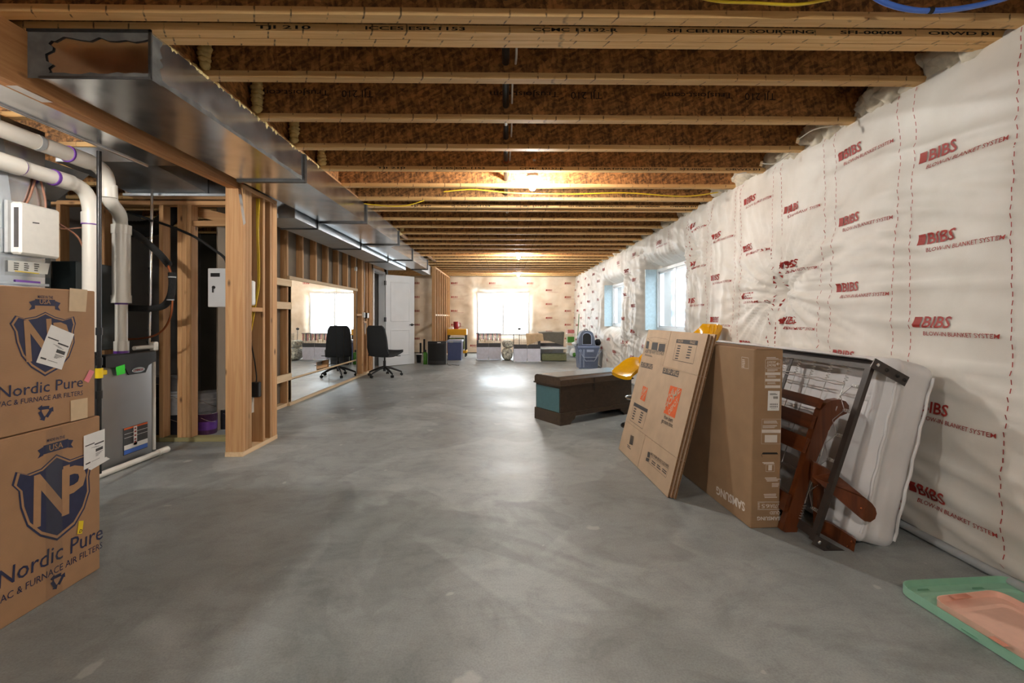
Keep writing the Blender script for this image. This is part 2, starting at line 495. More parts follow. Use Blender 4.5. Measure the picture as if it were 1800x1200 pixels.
    def build(s, name, mats, parent=None, rel=False):
        me = bpy.data.meshes.new(name)
        me.from_pydata(s.v, [], s.f)
        for mt in (mats if isinstance(mats, (list, tuple)) else [mats]):
            me.materials.append(M[mt])
        me.polygons.foreach_set('material_index', s.mi)
        me.polygons.foreach_set('use_smooth', s.sm)
        me.update()
        o = bpy.data.objects.new(name, me); COL.objects.link(o)
        if parent is not None:
            o.parent = parent
            if not rel: o.matrix_parent_inverse = wm(parent).inverted()
        return o
def wm(o):
    m = Matrix.LocRotScale(o.location, o.rotation_euler, o.scale)
    if o.parent: m = wm(o.parent) @ o.matrix_parent_inverse @ m
    return m
def tag(o, label, cat, group=None):
    o['label'] = label; o['category'] = cat
    if group: o['group'] = group
    return o
def thing(name, label, cat, loc=(0, 0, 0), rz=0, group=None):
    o = bpy.data.objects.new(name, None); COL.objects.link(o)
    o.empty_display_size = .1
    o.location = loc; o.rotation_euler = (0, 0, rz)
    return tag(o, label, cat, group)
def struct(o):
    o['kind'] = 'structure'; return o
def copy_tree(o, parent=None):
    c = o.copy(); COL.objects.link(c)
    if parent is not None: c.parent = parent
    for ch in list(o.children): copy_tree(ch, c)
    return c
def recalc(o):
    bm = bmesh.new(); bm.from_mesh(o.data); bmesh.ops.recalc_face_normals(bm, faces=bm.faces[:]); bm.to_mesh(o.data); bm.free(); return o
def bez(p0, p1, p2, p3, n=10):
    out = []
    for i in range(n + 1):
        t = i / n; a = 1 - t
        out.append(Vector(p0) * a ** 3 + Vector(p1) * 3 * a * a * t + Vector(p2) * 3 * a * t * t + Vector(p3) * t ** 3)
    return out
def smooth_path(pts, n=6):
    """Catmull-Rom through the points"""
    pts = [Vector(p) for p in pts]; out = []
    for i in range(len(pts) - 1):
        a = pts[max(i - 1, 0)]; b = pts[i]; c = pts[i + 1]; d = pts[min(i + 2, len(pts) - 1)]
        for k in range(n):
            t = k / n
            out.append(.5 * ((2 * b) + (c - a) * t + (2 * a - 5 * b + 4 * c - d) * t * t + (3 * b - a - 3 * c + d) * t ** 3))
    out.append(pts[-1]); return out

_tc = {}
def glyphs(s, bold=0.0, res=2):
    """flat mesh of a string: verts (x,y), faces, width, cap height"""
    k = (s, bold, res)
    if k not in _tc:
        cu = bpy.data.curves.new('txt', 'FONT'); cu.body = s; cu.size = 1; cu.resolution_u = res; cu.offset = bold
        cu.fill_mode = 'FRONT'
        ob = bpy.data.objects.new('txt', cu)
        me = ob.to_mesh()
        vs = [(v.co.x, v.co.y) for v in me.vertices]; fs = [tuple(p.vertices) for p in me.polygons]
        ob.to_mesh_clear(); bpy.data.objects.remove(ob); bpy.data.curves.remove(cu)
        x0 = min(v[0] for v in vs); x1 = max(v[0] for v in vs)
        _tc[k] = ([(x - x0, y) for x, y in vs], fs, x1 - x0)
    return _tc[k]
_tf = {}
def glyphs_fine(s, bold, res, step):
    """the same flat letters cut into small triangles so that they can follow a wrinkled sheet"""
    k = (s, bold, res, step)
    if k not in _tf:
        vs, fs, w = glyphs(s, bold, res)
        bm = bmesh.new(); bv = [bm.verts.new((x, y, 0)) for x, y in vs]
        for f in fs:
            try: bm.faces.new([bv[i] for i in f])
            except ValueError: pass
        bmesh.ops.triangulate(bm, faces=bm.faces[:])
        for _ in range(5):
            es = [e for e in bm.edges if e.calc_length() > step]
            if not es: break
            bmesh.ops.subdivide_edges(bm, edges=es, cuts=1); bmesh.ops.triangulate(bm, faces=bm.faces[:])
        bm.verts.index_update()
        _tf[k] = ([(v.co.x, v.co.y) for v in bm.verts], [tuple(v.index for v in f.verts) for f in bm.faces], w); bm.free()
    return _tf[k]
def text(mb, pl, s, p0, p1, cap, bold=0.0, h=.0012, mi=0, res=2, shear=0.0, px=True, warp=None):
    """write s on plane pl from p0 to p1 (baseline ends: pixels, or plane coordinates when px=False); cap = letter height in metres"""
    vs, fs, w = glyphs(s, bold, res)
    a = Vector(pl.px(*p0)) if px else Vector(p0); b = Vector(pl.px(*p1)) if px else Vector(p1)
    d = b - a; L = d.length; d.normalize(); n = Vector((-d.y, d.x))
    sx = L / w; sy = cap / .70
    out = []
    for (x, y) in vs:
        q = a + d * (x * sx + y * sy * shear) + n * (y * sy)
        out.append(pl.at(q.x, q.y, h) if warp is None else warp(q.x, q.y, h))
    mb.add(out, fs, mi)
def quad_px(mb, pl, pts, h=.001, mi=0, px=True):
    q = [pl.px(*p) if px else p for p in pts]
    mb.add([pl.at(a, b, h) for a, b in q], [tuple(range(len(q)))], mi)
def frame_px(mb, pl, pts, w, h=.001, mi=0, px=True):
    """outline of a quad"""
    q = [Vector(pl.px(*p)) if px else Vector(p) for p in pts]
    n = len(q)
    for i in range(n):
        a, b = q[i], q[(i + 1) % n]; d = (b - a).normalized(); m = Vector((-d.y, d.x)) * w / 2
        mb.add([pl.at(*(a - m), h), pl.at(*(b - m), h), pl.at(*(b + m), h), pl.at(*(a + m), h)], [(0, 1, 2, 3)], mi)

# ------------------------------------------------------------------ room shell
XL, YB, SUB = -4.7, -3.2, CEIL + .302
o = struct(MB().box((XL - .2, YB - .2, -.12), (2.75, 14.6, 0)).build('floor', 'concrete'))
ceiling = struct(MB().box((XL - .2, YB - .2, SUB), (2.75, 14.6, SUB + .03)).build('ceiling', 'osb'))
struct(MB().box((XL - .2, YB - .2, 0), (XL, 14.6, SUB)).build('wall_left', 'grey_wallboard'))
struct(MB().box((XL, YB - .2, 0), (2.75, YB, SUB)).build('wall_back', 'grey_wallboard'))

def pierced(mb, axis, c0, c1, u0, u1, z0, z1, holes):
    """a thick wall across axis from c0 to c1 with rectangular holes (u0,u1,z0,z1)"""
    us = sorted({u0, u1, *[h[0] for h in holes], *[h[1] for h in holes]})
    for a, b in zip(us[:-1], us[1:]):
        hs = sorted([h for h in holes if h[0] <= a + 1e-6 and h[1] >= b - 1e-6], key=lambda h: h[2])
        z = z0
        for h in hs + [None]:
            zt = h[2] if h else z1
            if zt > z + 1e-6:
                if axis == 'X': mb.box((c0, a, z), (c1, b, zt))
                else: mb.box((a, c0, z), (b, c1, zt))
            if h: z = h[3]
wall_r = MB(); pierced(wall_r, 'X', XO, XO + .22, YB, 14.6, 0, SUB, [WIN_A, WIN_B])
wall_right = struct(wall_r.build('wall_right', 'grey_wallboard'))
wall_f = MB(); pierced(wall_f, 'Y', YO, YO + .22, XL, XO, 0, SUB, [WIN_F])
wall_far = struct(wall_f.build('wall_far', 'grey_wallboard'))

# --- the netting blanket stapled over the insulation
PIN_R = [(3.58, 1.345, .13, 1.15, 19), (5.22, 1.90, .16, .80, 15), (6.95, 1.93, .12, .55, 13), (8.05, 1.90, .14, .6, 13),
         (8.0, .72, .13, .55, 13), (9.95, 1.86, .12, .5, 11), (11.4, 1.25, .10, .6, 11), (7.4, .80, .06, .4, 9), (5.35, .85, .07, .4, 9)]
def rect_d(u, z, w):
    dx = max(w[0] - u, u - w[1]); dz = max(w[2] - z, z - w[3])
    if dx > 0 and dz > 0: return math.hypot(dx, dz)
    return max(dx, dz)
def sheet_r(y, z):
    """distance the blanket stands into the room side (x of the blanket at y, z)"""
    x = 2.165 + .075 * min(1, max(0, z / CEIL))
    n = mnoise.noise
    # soft pillows between the studs and long sagging folds
    x -= .014 * math.sin(2 * PI * y / .61) * (.5 + .5 * math.sin(PI * min(1, z / 2.3)))
    x -= .020 * n(Vector((y * .55, z * 1.1, 3.1)))
    f = n(Vector((y * .8 + z * .7, z * 7.5 - y * 1.6, 8.2)))
    x -= .028 * (1 - abs(f)) ** 5 * (.35 + .65 * max(0, n(Vector((y * .5, z * 1.2, 1.7))) + .3))
    far = 1.0 if y > 4.8 else max(0.0, (y - 3.4) / 1.4)
    g = n(Vector((y * 5.5, z * 1.3 + n(Vector((y, z, 0))) * .8, 5.0)))
    x -= .030 * far * (1 - abs(g)) ** 4
    for (py, pz, dep, rad, k) in PIN_R:
        dy, dz = y - py, z - pz; r = math.hypot(dy, dz)
        if r > rad * 2.6: continue
        th = math.atan2(dz, dy); e = math.exp(-r / (rad * .42))
        x += dep * math.exp(-(r / .10) ** 1.2)
        w = math.cos(k * th + 2.1 * math.sin(2 * th + py)) + .6 * math.cos((k * 2 - 3) * th + py * 5)
        x -= .040 * e * min(1, r / .07) * ((1 - abs(w / 1.6)) ** 2 * 1.6 - .5) * (1 if r > .02 else 0)
    for w in (WIN_A, WIN_B):
        d = rect_d(y, z, w)
        if d < .6: x += .24 * math.exp(-(max(d, 0) / .085) ** 1.3)
    t = CEIL - z
    if t < .05: x += .02 * (1 - t / .05)
    return min(x, XO - .004)
def in_win(u, z, ws): return any(w[0] < u < w[1] and w[2] < z < w[3] for w in ws)
def sheet(fn_pt, u0, u1, du_fn, z0, z1, nz, ws, swap=False):
    us = [u0]
    while us[-1] < u1: us.append(min(u1, us[-1] + du_fn(us[-1])))
    for w in ws:      # snap lines to the window edges
        for e in (w[0], w[1]):
            k = min(range(len(us)), key=lambda i: abs(us[i] - e)); us[k] = e
    zs = [z0 + (z1 - z0) * j / nz for j in range(nz + 1)]
    for w in ws:
        for e in (w[2], w[3]):
            k = min(range(len(zs)), key=lambda i: abs(zs[i] - e)); zs[k] = e
    zs.sort(); us.sort()
    nu = len(us) - 1
    vs = [fn_pt(u, z) for z in zs for u in us]; fs = []
    for j in range(nz):
        for i in range(nu):
            if in_win((us[i] + us[i + 1]) / 2, (zs[j] + zs[j + 1]) / 2, ws): continue
            a = j * (nu + 1) + i
            fs.append((a, a + 1, a + nu + 2, a + nu + 1))
    return MB().add(vs, fs, 0, True)
rb = sheet(lambda u, z: (sheet_r(u, z), u, z), YB, 14.2, lambda u: .09 if u < 1.2 else .024 if u < 6 else .032, .03, CEIL + .03, 105, [WIN_A, WIN_B])
rblank = rb.build('insulation_blanket', 'blanket', wall_right)

PIN_F = [(-.95, 1.94, .10, .55, 13), (.78, 1.92, .10, .6, 13), (1.75, 2.15, .05, .5, 9), (.85, .62, .06, .4, 9)]
def sheet_f(x, z):
    n = mnoise.noise
    y = YF - .018 * math.sin(2 * PI * x / .61) - .03 * n(Vector((x * .6, z, 9.1)))
    g = n(Vector((x * 1.2 + z * 2.2, z * 3.2 - x * 1.2, 2.0))); y -= .02 * (1 - abs(g)) ** 4
    for (px_, pz, dep, rad, k) in PIN_F:
        dx, dz = x - px_, z - pz; r = math.hypot(dx, dz)
        if r > rad * 2.6: continue
        th = math.atan2(dz, dx); e = math.exp(-r / (rad * .42))
        y += dep * math.exp(-(r / .12) ** 1.2)
        y -= .03 * e * min(1, r / .08) * math.cos(k * th + 2 * math.sin(2 * th + px_))
    d = rect_d(x, z, WIN_F)
    if d < .6: y += .22 * math.exp(-(max(d, 0) / .09) ** 1.3)
    return min(y, YO - .004)
fb = sheet(lambda u, z: (u, sheet_f(u, z), z), XL, 2.3, lambda u: .05, .02, CEIL + .03, 60, [WIN_F])
fblank = fb.build('insulation_blanket', 'blanket_far_lit', wall_far)

# --- red print on the blankets
def warp_r(a, b, h): return Vector((sheet_r(a, b) - h, a, b))
def warp_f(a, b, h): return Vector((a, sheet_f(a, b) - h, b))
class Id:                      # identity plane for text(): coordinates run along the wall
    def px(s, x, y): return (x, y)
    def at(s, a, b, h=0): return Vector((a, b, h))
ID = Id()
def logo(mb, y, z, warp, sgn, detail):
    """block mark + BIBS + strap line; sgn -1 because y runs right-to-left on the right wall"""
    def pt(a, b): return (y + sgn * a, z + b)
    h = .005
    def run(s, x0, x1, b, cap, bold, shear=0, res=1):
        vs, fs, w = glyphs_fine(s, bold, res, .16) if (detail and s == 'BIBS') else glyphs(s, bold, res); sx = (x1 - x0) / w; sy = cap / .70
        mb.add([warp(y + sgn * (x0 + vx * sx + vy * sy * shear), z + b + vy * sy, h) for vx, vy in vs], fs)
    # leading block with a wavy cut
    n_ = 4; bl = []
    for j in range(n_ + 1):
        for i in range(n_ + 1):
            bl.append(warp(*pt(.040 * i / n_ + .007 * j / n_, .055 * j / n_), h))
    mb.add(bl, [(j * 5 + i, j * 5 + i + 1, j * 5 + i + 6, j * 5 + i + 5) for j in range(4) for i in range(4)])
    run('BIBS', .052, .205, 0, .057, .018, .12, 2)
    if detail > 1: run('BLOW-IN BLANKET SYSTEM', .05, .44, -.042, .021, .004, .1, 2)
    elif detail: mb.add([warp(*pt(.05, -.034), h), warp(*pt(.40, -.034), h), warp(*pt(.40, -.029), h), warp(*pt(.05, -.029), h)], [(0, 1, 2, 3)])
rp = MB()
YC0, DYC, DZR = 2.36, .588, .438
for k in range(-2, 21):
    yc = YC0 + DYC * k
    for r_ in range(6):
        z = .21 + DZR * r_ + (.22 if k % 2 else 0)
        if z > 2.33 or z < .1: continue
        if any(rect_d(yc - .1, z, w) < .16 for w in (WIN_A, WIN_B)): continue
        logo(rp, yc, z, warp_r, -1, 2 if yc < 6.5 else (1 if yc < 9 else 0))
for k in range(-1, 9):
    for off in (-.47, .03):
        yd = YC0 + DYC * k + off
        for j in range(62):
            z = .05 + j * .038
            if z > CEIL - .03 or any(rect_d(yd, z, w) < .03 for w in (WIN_A, WIN_B)): continue
            w_ = .012 * math.sin(z * 5 + k)
            rp.add([warp_r(yd + w_ - .0018, z, .004), warp_r(yd + w_ + .0018, z, .004), warp_r(yd + w_ + .0018, z + .022, .004), warp_r(yd + w_ - .0018, z + .022, .004)], [(0, 1, 2, 3)])
rp.build('printed_logos', 'red_print', rblank)
fp = MB()
for k in range(-7, 4):
    for r_ in range(6):
        xc = .07 + .60 * k; z = .21 + DZR * r_ + (.22 if k % 2 else 0)
        if z > 2.33 or rect_d(xc + .1, z, WIN_F) < .14: continue
        logo(fp, xc, z, warp_f, 1, 1 if k > -4 else 0)
fp.build('printed_logos', 'red_print', fblank)
o = MB().tube([(2.135, 1.0, .022), (2.14, 3.3, .022), (2.15, 14.0, .022)], .020, 8).build('trim_1', 'grey_trim'); struct(o)

# --- windows
def win_right(w, n):
    y0, y1, z0, z1 = w
    f = MB(); t = .045; X0, X1 = XO - .015, XO + .09
    for (a, b) in (((y0, z0), (y1, z0 + t)), ((y0, z1 - t), (y1, z1)), ((y0, z0 + t), (y0 + t, z1 - t)), ((y1 - t, z0 + t), (y1, z1 - t))):
        f.box((X0, a[0], a[1]), (X1, b[0], b[1]))
    fr = struct(f.build('window_%d' % n, 'window_vinyl'))
    ym = (y0 + y1) / 2
    s = MB().box((X0 + .02, ym - .025, z0 + t), (X0 + .055, ym + .025, z1 - t))
    for yy in (y0 + t, y1 - t - .03): s.box((X0 + .025, yy, z0 + t), (X0 + .05, yy + .03, z1 - t))
    for zz in (z0 + t, z1 - t - .03): s.box((X0 + .025, y0 + t, zz), (X0 + .05, y1 - t, zz + .03))
    s.build('sash', 'window_vinyl', fr)
    for (a, b) in ((y0 + t, ym - .02), (ym + .02, y1 - t)):
        MB().box((X0 + .034, a, z0 + t), (X0 + .038, b, z1 - t)).build('pane', 'pane_glass', fr)
    # blue foil jamb lining tucked round the opening
    l = MB(); J0 = XO - .20
    l.box((J0, y1 - .012, z0), (XO + .01, y1 + .006, z1)); l.box((J0 + .1, y0 - .006, z0), (XO + .01, y0 + .012, z1))
    l.build('jamb_lining', 'blue_wrap', fr)
    return fr
w1 = win_right(WIN_A, 1); w2 = win_right(WIN_B, 2)
x0, x1, z0, z1 = WIN_F
f = MB(); t = .05
for (a, b) in (((x0, z0), (x1, z0 + t)), ((x0, z1 - t), (x1, z1)), ((x0, z0 + t), (x0 + t, z1 - t)), ((x1 - t, z0 + t), (x1, z1 - t))):
    f.box((a[0], YO - .015, a[1]), (b[0], YO + .09, b[1]))
fr = struct(f.build('window_3', 'window_vinyl'))
xm = (x0 + x1) / 2
MB().box((xm - .03, YO, z0 + t), (xm + .03, YO + .05, z1 - t)).build('sash', 'window_vinyl', fr)
for (a, b) in ((x0 + t, xm - .03), (xm + .03, x1 - t)):
    MB().box((a, YO + .02, z0 + t), (b, YO + .025, z1 - t)).build('pane', 'pane_glass', fr)

# --- outside: window wells and ground
def well(w, fr):
    y0, y1, z0, z1 = w; ym = (y0 + y1) / 2; ry = (y1 - y0) / 2 + .18
    mb = MB(); pts = []
    for k in range(33):
        a = -PI / 2 + PI * k / 32
        pts.append((1.5 * math.cos(a), ry * math.sin(a)))
    rows = 44; zb, zt = .55, 1.99; vs = []; nn = 33
    for j in range(rows + 1):
        z = zb + (zt - zb) * j / rows; c = .02 * math.sin(j * PI / 4)
        for (px_, py_) in pts:
            d = Vector((px_, py_)); d.normalize()
            vs.append((XO + .24 + px_ + d.x * c, ym + py_ + d.y * c, z))
    mb.add(vs, [(j * nn + k, j * nn + k + 1, (j + 1) * nn + k + 1, (j + 1) * nn + k) for j in range(rows) for k in range(32)], 0, True)
    mb.build('window_well', 'well_steel', fr)
    MB().box((XO + .24, y0 - .18, .45), (XO + 1.75, y1 + .18, .55)).build('gravel_bed', 'soil', fr)
well(WIN_A, w1); well(WIN_B, w2)
# ------------------------------------------------------------------ ceiling joists
def flange_mat():
    m = M['flange_wood']; t = m.node_tree; b = t.nodes['Principled BSDF']
    src = b.inputs['Base Color'].links[0].from_socket
    v = coords(t, (1, 1, 1)); sx = node(t, 'ShaderNodeSeparateXYZ'); t.links.new(v, sx.inputs[0])
    # inked nailing ticks about every 15 cm
    a = node(t, 'ShaderNodeMath', operation='MULTIPLY_ADD'); t.links.new(sx.outputs['Y'], a.inputs[0]); a.inputs[1].default_value = .55; t.links.new(sx.outputs['X'], a.inputs[2])
    d = node(t, 'ShaderNodeMath', operation='DIVIDE'); t.links.new(a.outputs[0], d.inputs[0]); d.inputs[1].default_value = .152
    f = node(t, 'ShaderNodeMath', operation='FRACT'); t.links.new(d.outputs[0], f.inputs[0])
    l = node(t, 'ShaderNodeMath', operation='LESS_THAN'); t.links.new(f.outputs[0], l.inputs[0]); l.inputs[1].default_value = .05
    n = node(t, 'ShaderNodeTexNoise', i_Scale=35.0); t.links.new(v, n.inputs['Vector'])
    r = ramp(t, [(.45, (0, 0, 0)), (.6, (.8, .8, .8))]); t.links.new(n.outputs['Fac'], r.inputs[0])
    mu = node(t, 'ShaderNodeMath', operation='MULTIPLY'); t.links.new(l.outputs[0], mu.inputs[0]); t.links.new(r.outputs[0], mu.inputs[1])
    n2 = node(t, 'ShaderNodeTexNoise', i_Scale=9.0, i_Detail=3.0); t.links.new(v, n2.inputs['Vector'])
    r2 = ramp(t, [(.70, (0, 0, 0)), (.76, (.6, .6, .6))]); t.links.new(n2.outputs['Fac'], r2.inputs[0])
    mx0 = node(t, 'ShaderNodeMath', operation='MAXIMUM'); t.links.new(mu.outputs[0], mx0.inputs[0]); t.links.new(r2.outputs[0], mx0.inputs[1])
    mx = node(t, 'ShaderNodeMix', data_type='RGBA'); mx.inputs[7].default_value = c4(srgb(60, 44, 34))
    t.links.new(mx0.outputs[0], mx.inputs[0]); t.links.new(src, mx.inputs[6]); t.links.new(mx.outputs[2], b.inputs['Base Color'])
flange_mat()
FW, FT = .0525, .033
JX0, JX1 = XL + .02, 2.42
jfar = [1.912 + .4877 * k for k in range(-10, 26)]
jfar = sorted([y for y in jfar if y < YF - .02] + [2.022, 2.078, 5.16])
web_mesh = fl_mesh = ft_mesh = None
JOIST = []
tx = MB(); plj = Plane((0, 0, 0), (1, 0, 0), (0, 0, 1))
prints = {}
def printed(kind):
    """mill stamp on the near face of a joist (shared mesh)"""
    if kind not in prints:
        mb = MB()
        if kind == 'flange':
            pl = Plane((0, -FW / 2 - .001, CEIL), (1, 0, 0), (0, 0, 1))
            for (s, a, b) in (('TJI 210', -1.10, -.86), ('ICCES ESR-1153', -.62, -.18), ('CCMC 13132-R', .12, .5), ('SFI CERTIFIED SOURCING', .72, 1.38), ('SFI-00008', 1.5, 1.78), ('OBWD 01', 1.9, 2.2)):
                text(mb, pl, s, (a, .009), (b, .009), .015, .02, h=0, px=False, res=3)
        else:
            pl = Plane((0, -.0065, CEIL), (1, 0, 0), (0, 0, 1))
            for x in (-1.05, .42, 1.55):     # the web stamp reads upside down
                text(mb, pl, 'TJI 210', (x + .20, .19), (x, .19), .045, .004, h=0, px=False, res=3)
                text(mb, pl, 'TrusJoist.com', (x - .08, .19), (x - .52, .19), .035, .004, h=0, px=False, res=3)
        prints[kind] = mb
    return prints[kind]
pm = {}
for i, yf in enumerate(jfar):
    yc = yf - FW / 2
    if web_mesh is None:
        j = MB().box((JX0, -.005, CEIL + FT), (JX1, .005, SUB - FT)).build('joist', 'osb_web', ceiling)
        a = MB().box((JX0, -FW / 2, CEIL), (JX1, FW / 2, CEIL + FT)).build('bottom_flange', 'flange_wood', j)
        b = MB().box((JX0, -FW / 2, SUB - FT), (JX1, FW / 2, SUB)).build('top_flange', 'flange_wood', j)
        web_mesh, fl_mesh, ft_mesh = j.data, a.data, b.data
    else:
        j = bpy.data.objects.new('joist', web_mesh); COL.objects.link(j); j.parent = ceiling
        for nm, d in (('bottom_flange', fl_mesh), ('top_flange', ft_mesh)):
            a = bpy.data.objects.new(nm, d); COL.objects.link(a); a.parent = j
    j.location.y = yc
    JOIST.append(yc)
    if 1.5 < yc < 7:
        kinds = []
        if abs(yf - 2.022) < .01 or abs(yf - 3.863) < .01 or abs(yf - 5.16) < .01: kinds = ['flange']
        elif i % 2 == 0: kinds = ['web']
        for kd in kinds:
            if kd not in pm:
                o = printed(kd).build('printed_text', 'black_print', j, rel=True); pm[kd] = o.data
            else:
                o = bpy.data.objects.new('printed_text', pm[kd]); COL.objects.link(o); o.parent = j
# blocking panels above the duct edge, foam beads and wool at the rim
visj = [y for y in JOIST if 1.9 < y]
XBK = -1.62
for a, b in zip(visj[:-1], visj[1:]):
    if b - a < .2: continue
    if a < 4.6 or 5.2 < a < 7 or 9 < a < 9.8:
        MB().box((XBK - .02, a + .006, CEIL), (XBK, b - .006, SUB - FT)).build('blocking_panel', 'osb_web', ceiling)
        MB().box((XBK, a + FW / 2, CEIL), (XBK + .035, b - FW / 2, CEIL + .03)).build('blocking_strip', 'plank_y', ceiling)
    if a < 3.6 or 6 < a < 6.6:
        fm = MB()
        n = 12
        for k in range(n):
            fm.blob((XBK + .03, a + .03 + (b - a - .06) * k / (n - 1), CEIL - .004), (.022 + .012 * random.random(), .03, .016 + .014 * random.random()), seed=k + a, n=8)
        for k in range(9):
            fm.blob((XBK + .05, b - .035, CEIL + FT + .02 + .027 * k), (.03 + .014 * random.random(), .03, .024), seed=k * 2 + b, n=8)
        fm.build('spray_foam', 'spray_foam', ceiling)
    wl = MB()
    for k in range(4):
        wl.blob((2.33 + .05 * random.random(), a + (b - a) * (k + .6) / 4.4, CEIL + .07 + .05 * random.random()), (.13 + .05 * random.random(), .11, .11), seed=k + a * 3, n=22, amp=.4, freq=2.4)
    wl.build('wool_tuft', 'fibre_wool', ceiling)

# ------------------------------------------------------------------ bulbs in porcelain holders
def lamp(i, x, y, label, z=CEIL + .03):
    t = thing('light_fixture', label, 'light', (x, y, z), 0, 'bare bulbs on the joists')
    mb = MB().lathe([(.010, -.034), (.027, -.034), (.030, -.012), (.055, -.008), (.058, .004), (.052, .014), (.02, .014)], (x, y, z), 20)
    mb.build('holder', 'white_plastic', t)
    MB().lathe([(.045, .014), (.05, .016), (.05, .055), (.02, .056)], (x, y, z), 8, smooth=False).build('junction_box', 'galvanized_dull', t)
    MB().box((x - .012, y - .26, z + .056), (x + .012, y + .26, z + .07)).build('hanger_bar', 'galvanized_dull', t) if z > 2.3 else None
    b = MB().lathe([(.004, -.128), (.016, -.125), (.027, -.112), (.032, -.094), (.030, -.078), (.020, -.055), (.014, -.034)], (x, y, z), 16)
    b.build('bulb', 'bulb_glow_small' if i == 5 else 'bulb_glow', t)
lamp(0, .25, -1.0, 'bare bulb in a white holder over the open floor across from the filter boxes')
lamp(1, .246, 4.08, 'bare bulb in a white holder beside the black pipe running through the joists')
lamp(2, .263, 8.95, 'bare bulb in a white holder over the open floor in front of the white door')
lamp(5, -3.95, 2.55, 'bare bulb in a white holder behind the metal plenum of the utility room', 2.28)
lamp(4, -2.45, 1.35, 'bare bulb in a white holder over the stacked filter boxes', 2.20)
lamp(3, .36, 12.7, 'bare bulb in a white holder right before the far window wall')

# black pipe, grey cable, hooks
o = MB().tube([(.0, 1.2, 2.50), (.0, 2.9, 2.50), (.002, 4.95, 2.47)], .020, 12)
t = thing('drain_pipe', 'black pipe running through the joist webs beside the bulb', 'pipe', (0, 1.2, 2.48))
o.build('pipe', 'black_pipe', t)
MB().tube([(.002, 3.02, 2.50), (.002, 3.10, 2.50)], .026, 12).build('coupling', 'chrome', t)
MB().tube([(.002, 3.80, 2.488), (.002, 3.86, 2.487)], .026, 12).build('coupling', 'copper', t)
tag(MB().tube(smooth_path([(.045, 1.9, 2.51), (.055, 2.3, 2.485), (.04, 2.6, 2.52), (.042, 3.3, 2.50), (.035, 3.8, 2.49), (.04, 4.3, 2.51)]), .006, 6).build('grey_cable', 'white_wire'), 'thin pale cable clipped along the black pipe in the joists', 'cable')
for k, yy in enumerate([5.5, 5.95, 6.42, 6.9, 7.4, 7.9, 8.36]):
    mb = MB().tube([(.0, yy, CEIL + .14), (.0, yy, CEIL + .05), (.012, yy + .005, CEIL + .03), (.03, yy + .008, CEIL + .035), (.034, yy + .01, CEIL + .055)], .006, 6)
    tag(mb.build('pipe_hook', 'white_plastic'), 'small white pipe hook nailed between joists in a row past the first bulb', 'hook', 'white hooks in the joists')
def cable(name, pts, r, mat, label, cat='cable', n=6, sm=6, group=None):
    return tag(MB().tube(smooth_path(pts, sm), r, n).build(name, mat), label, cat, group)
cable('yellow_cable', [P(x, y, Y=4.30) for x, y in ((780, 337), (830, 333), (900, 339), (1000, 341), (1100, 339), (1200, 345), (1262, 338))], .006, 'yellow_wire', 'yellow electric cable strung along the joist past the first bulb')
cable('yellow_cable', [P(x, y, Y=4.75) for x, y in ((640, 358), (680, 362), (715, 361), (746, 352))], .006, 'yellow_wire', 'short yellow cable drooping from the joist to the metal duct')
cable('yellow_cable', [P(x, y, Y=1.78) for x, y in ((1200, -12), (1260, 2), (1330, 5), (1400, 8), (1460, -2))], .006, 'yellow_wire', 'yellow cable drooping under the subfloor beside the blue pipe')
t = thing('water_pipe', 'blue plastic water pipe sagging under the subfloor', 'pipe', P(1650, 18, Y=1.75))
MB().tube(smooth_path([P(x, y, Y=1.75) for x, y in ((1515, -20), (1550, 2), (1590, 15), (1636, 19), (1700, 13), (1770, -4), (1830, -30))]), .0105, 10).build('pipe', 'blue_pex', t)
q = P(1635, 18.5, Y=1.75)
MB().tube([q - Vector((.009, 0, 0)), q + Vector((.009, 0, 0))], .0125, 10).build('cable_tie', 'black_rubber', t)
for k, (a, b, c, Yw) in enumerate((((1463, 221), (1430, 228), (1402, 246), 2.92), ((1388, 270), (1362, 287), (1338, 287), 3.42), ((1312, 303), (1296, 306), (1288, 314), 3.8))):
    t = thing('speaker_wire', ('white wire with a paper tag dangling from the fourth clear joist bay by the blanket', 'white wire with a round tag in front of the stamped joist by the blanket', 'short white wire bent over a joist above the blanket')[k], 'wire', P(*a, Y=Yw))
    pts = [P(*a, Y=Yw), P(*b, Y=Yw), P(*c, Y=Yw)]
    MB().tube(smooth_path(pts), .004, 6).build('wire', 'white_wire', t)
    if k < 2:
        e = P(*c, Y=Yw)
        MB().prism([e + Vector(v) for v in ((-.012, 0, -.02), (.004, 0, -.024), (.016, 0, .0), (.012, 0, .018), (-.004, 0, .014))], (0, .003, 0)).build('paper_tag', 'masking_tape', t)

# ------------------------------------------------------------------ sheet metal ducts
DX0, DX1, DZ0, DZ1 = -2.06, -1.565, CEIL - .204, CEIL - .002
t = thing('air_duct', 'long shiny galvanized trunk duct hung tight under the joists, stepping narrower', 'duct', (DX1, 1.97, DZ0))
def duct_box(mb, x0, x1, y0, y1, z0, z1, x0b=None, x1b=None, z0b=None, n=1):
    x0b = x0 if x0b is None else x0b; x1b = x1 if x1b is None else x1b; z0b = z0 if z0b is None else z0b
    mb.hexa([(x0, y0, z0), (x1, y0, z0), (x1b, y1, z0b), (x0b, y1, z0b)], [(x0, y0, z1), (x1, y0, z1), (x1b, y1, z1), (x0b, y1, z1)])
def ring(mb, x0, x1, y0, y1, z0, z1, e=.014):
    mb.box((x0 - e, y0, z0 - e), (x1 + e, y1, z0)); mb.box((x0 - e, y0, z0), (x0, y1, z1)); mb.box((x1, y0, z0), (x1 + e, y1, z1))
ys = [1.975, 3.465, 4.985, 6.5]
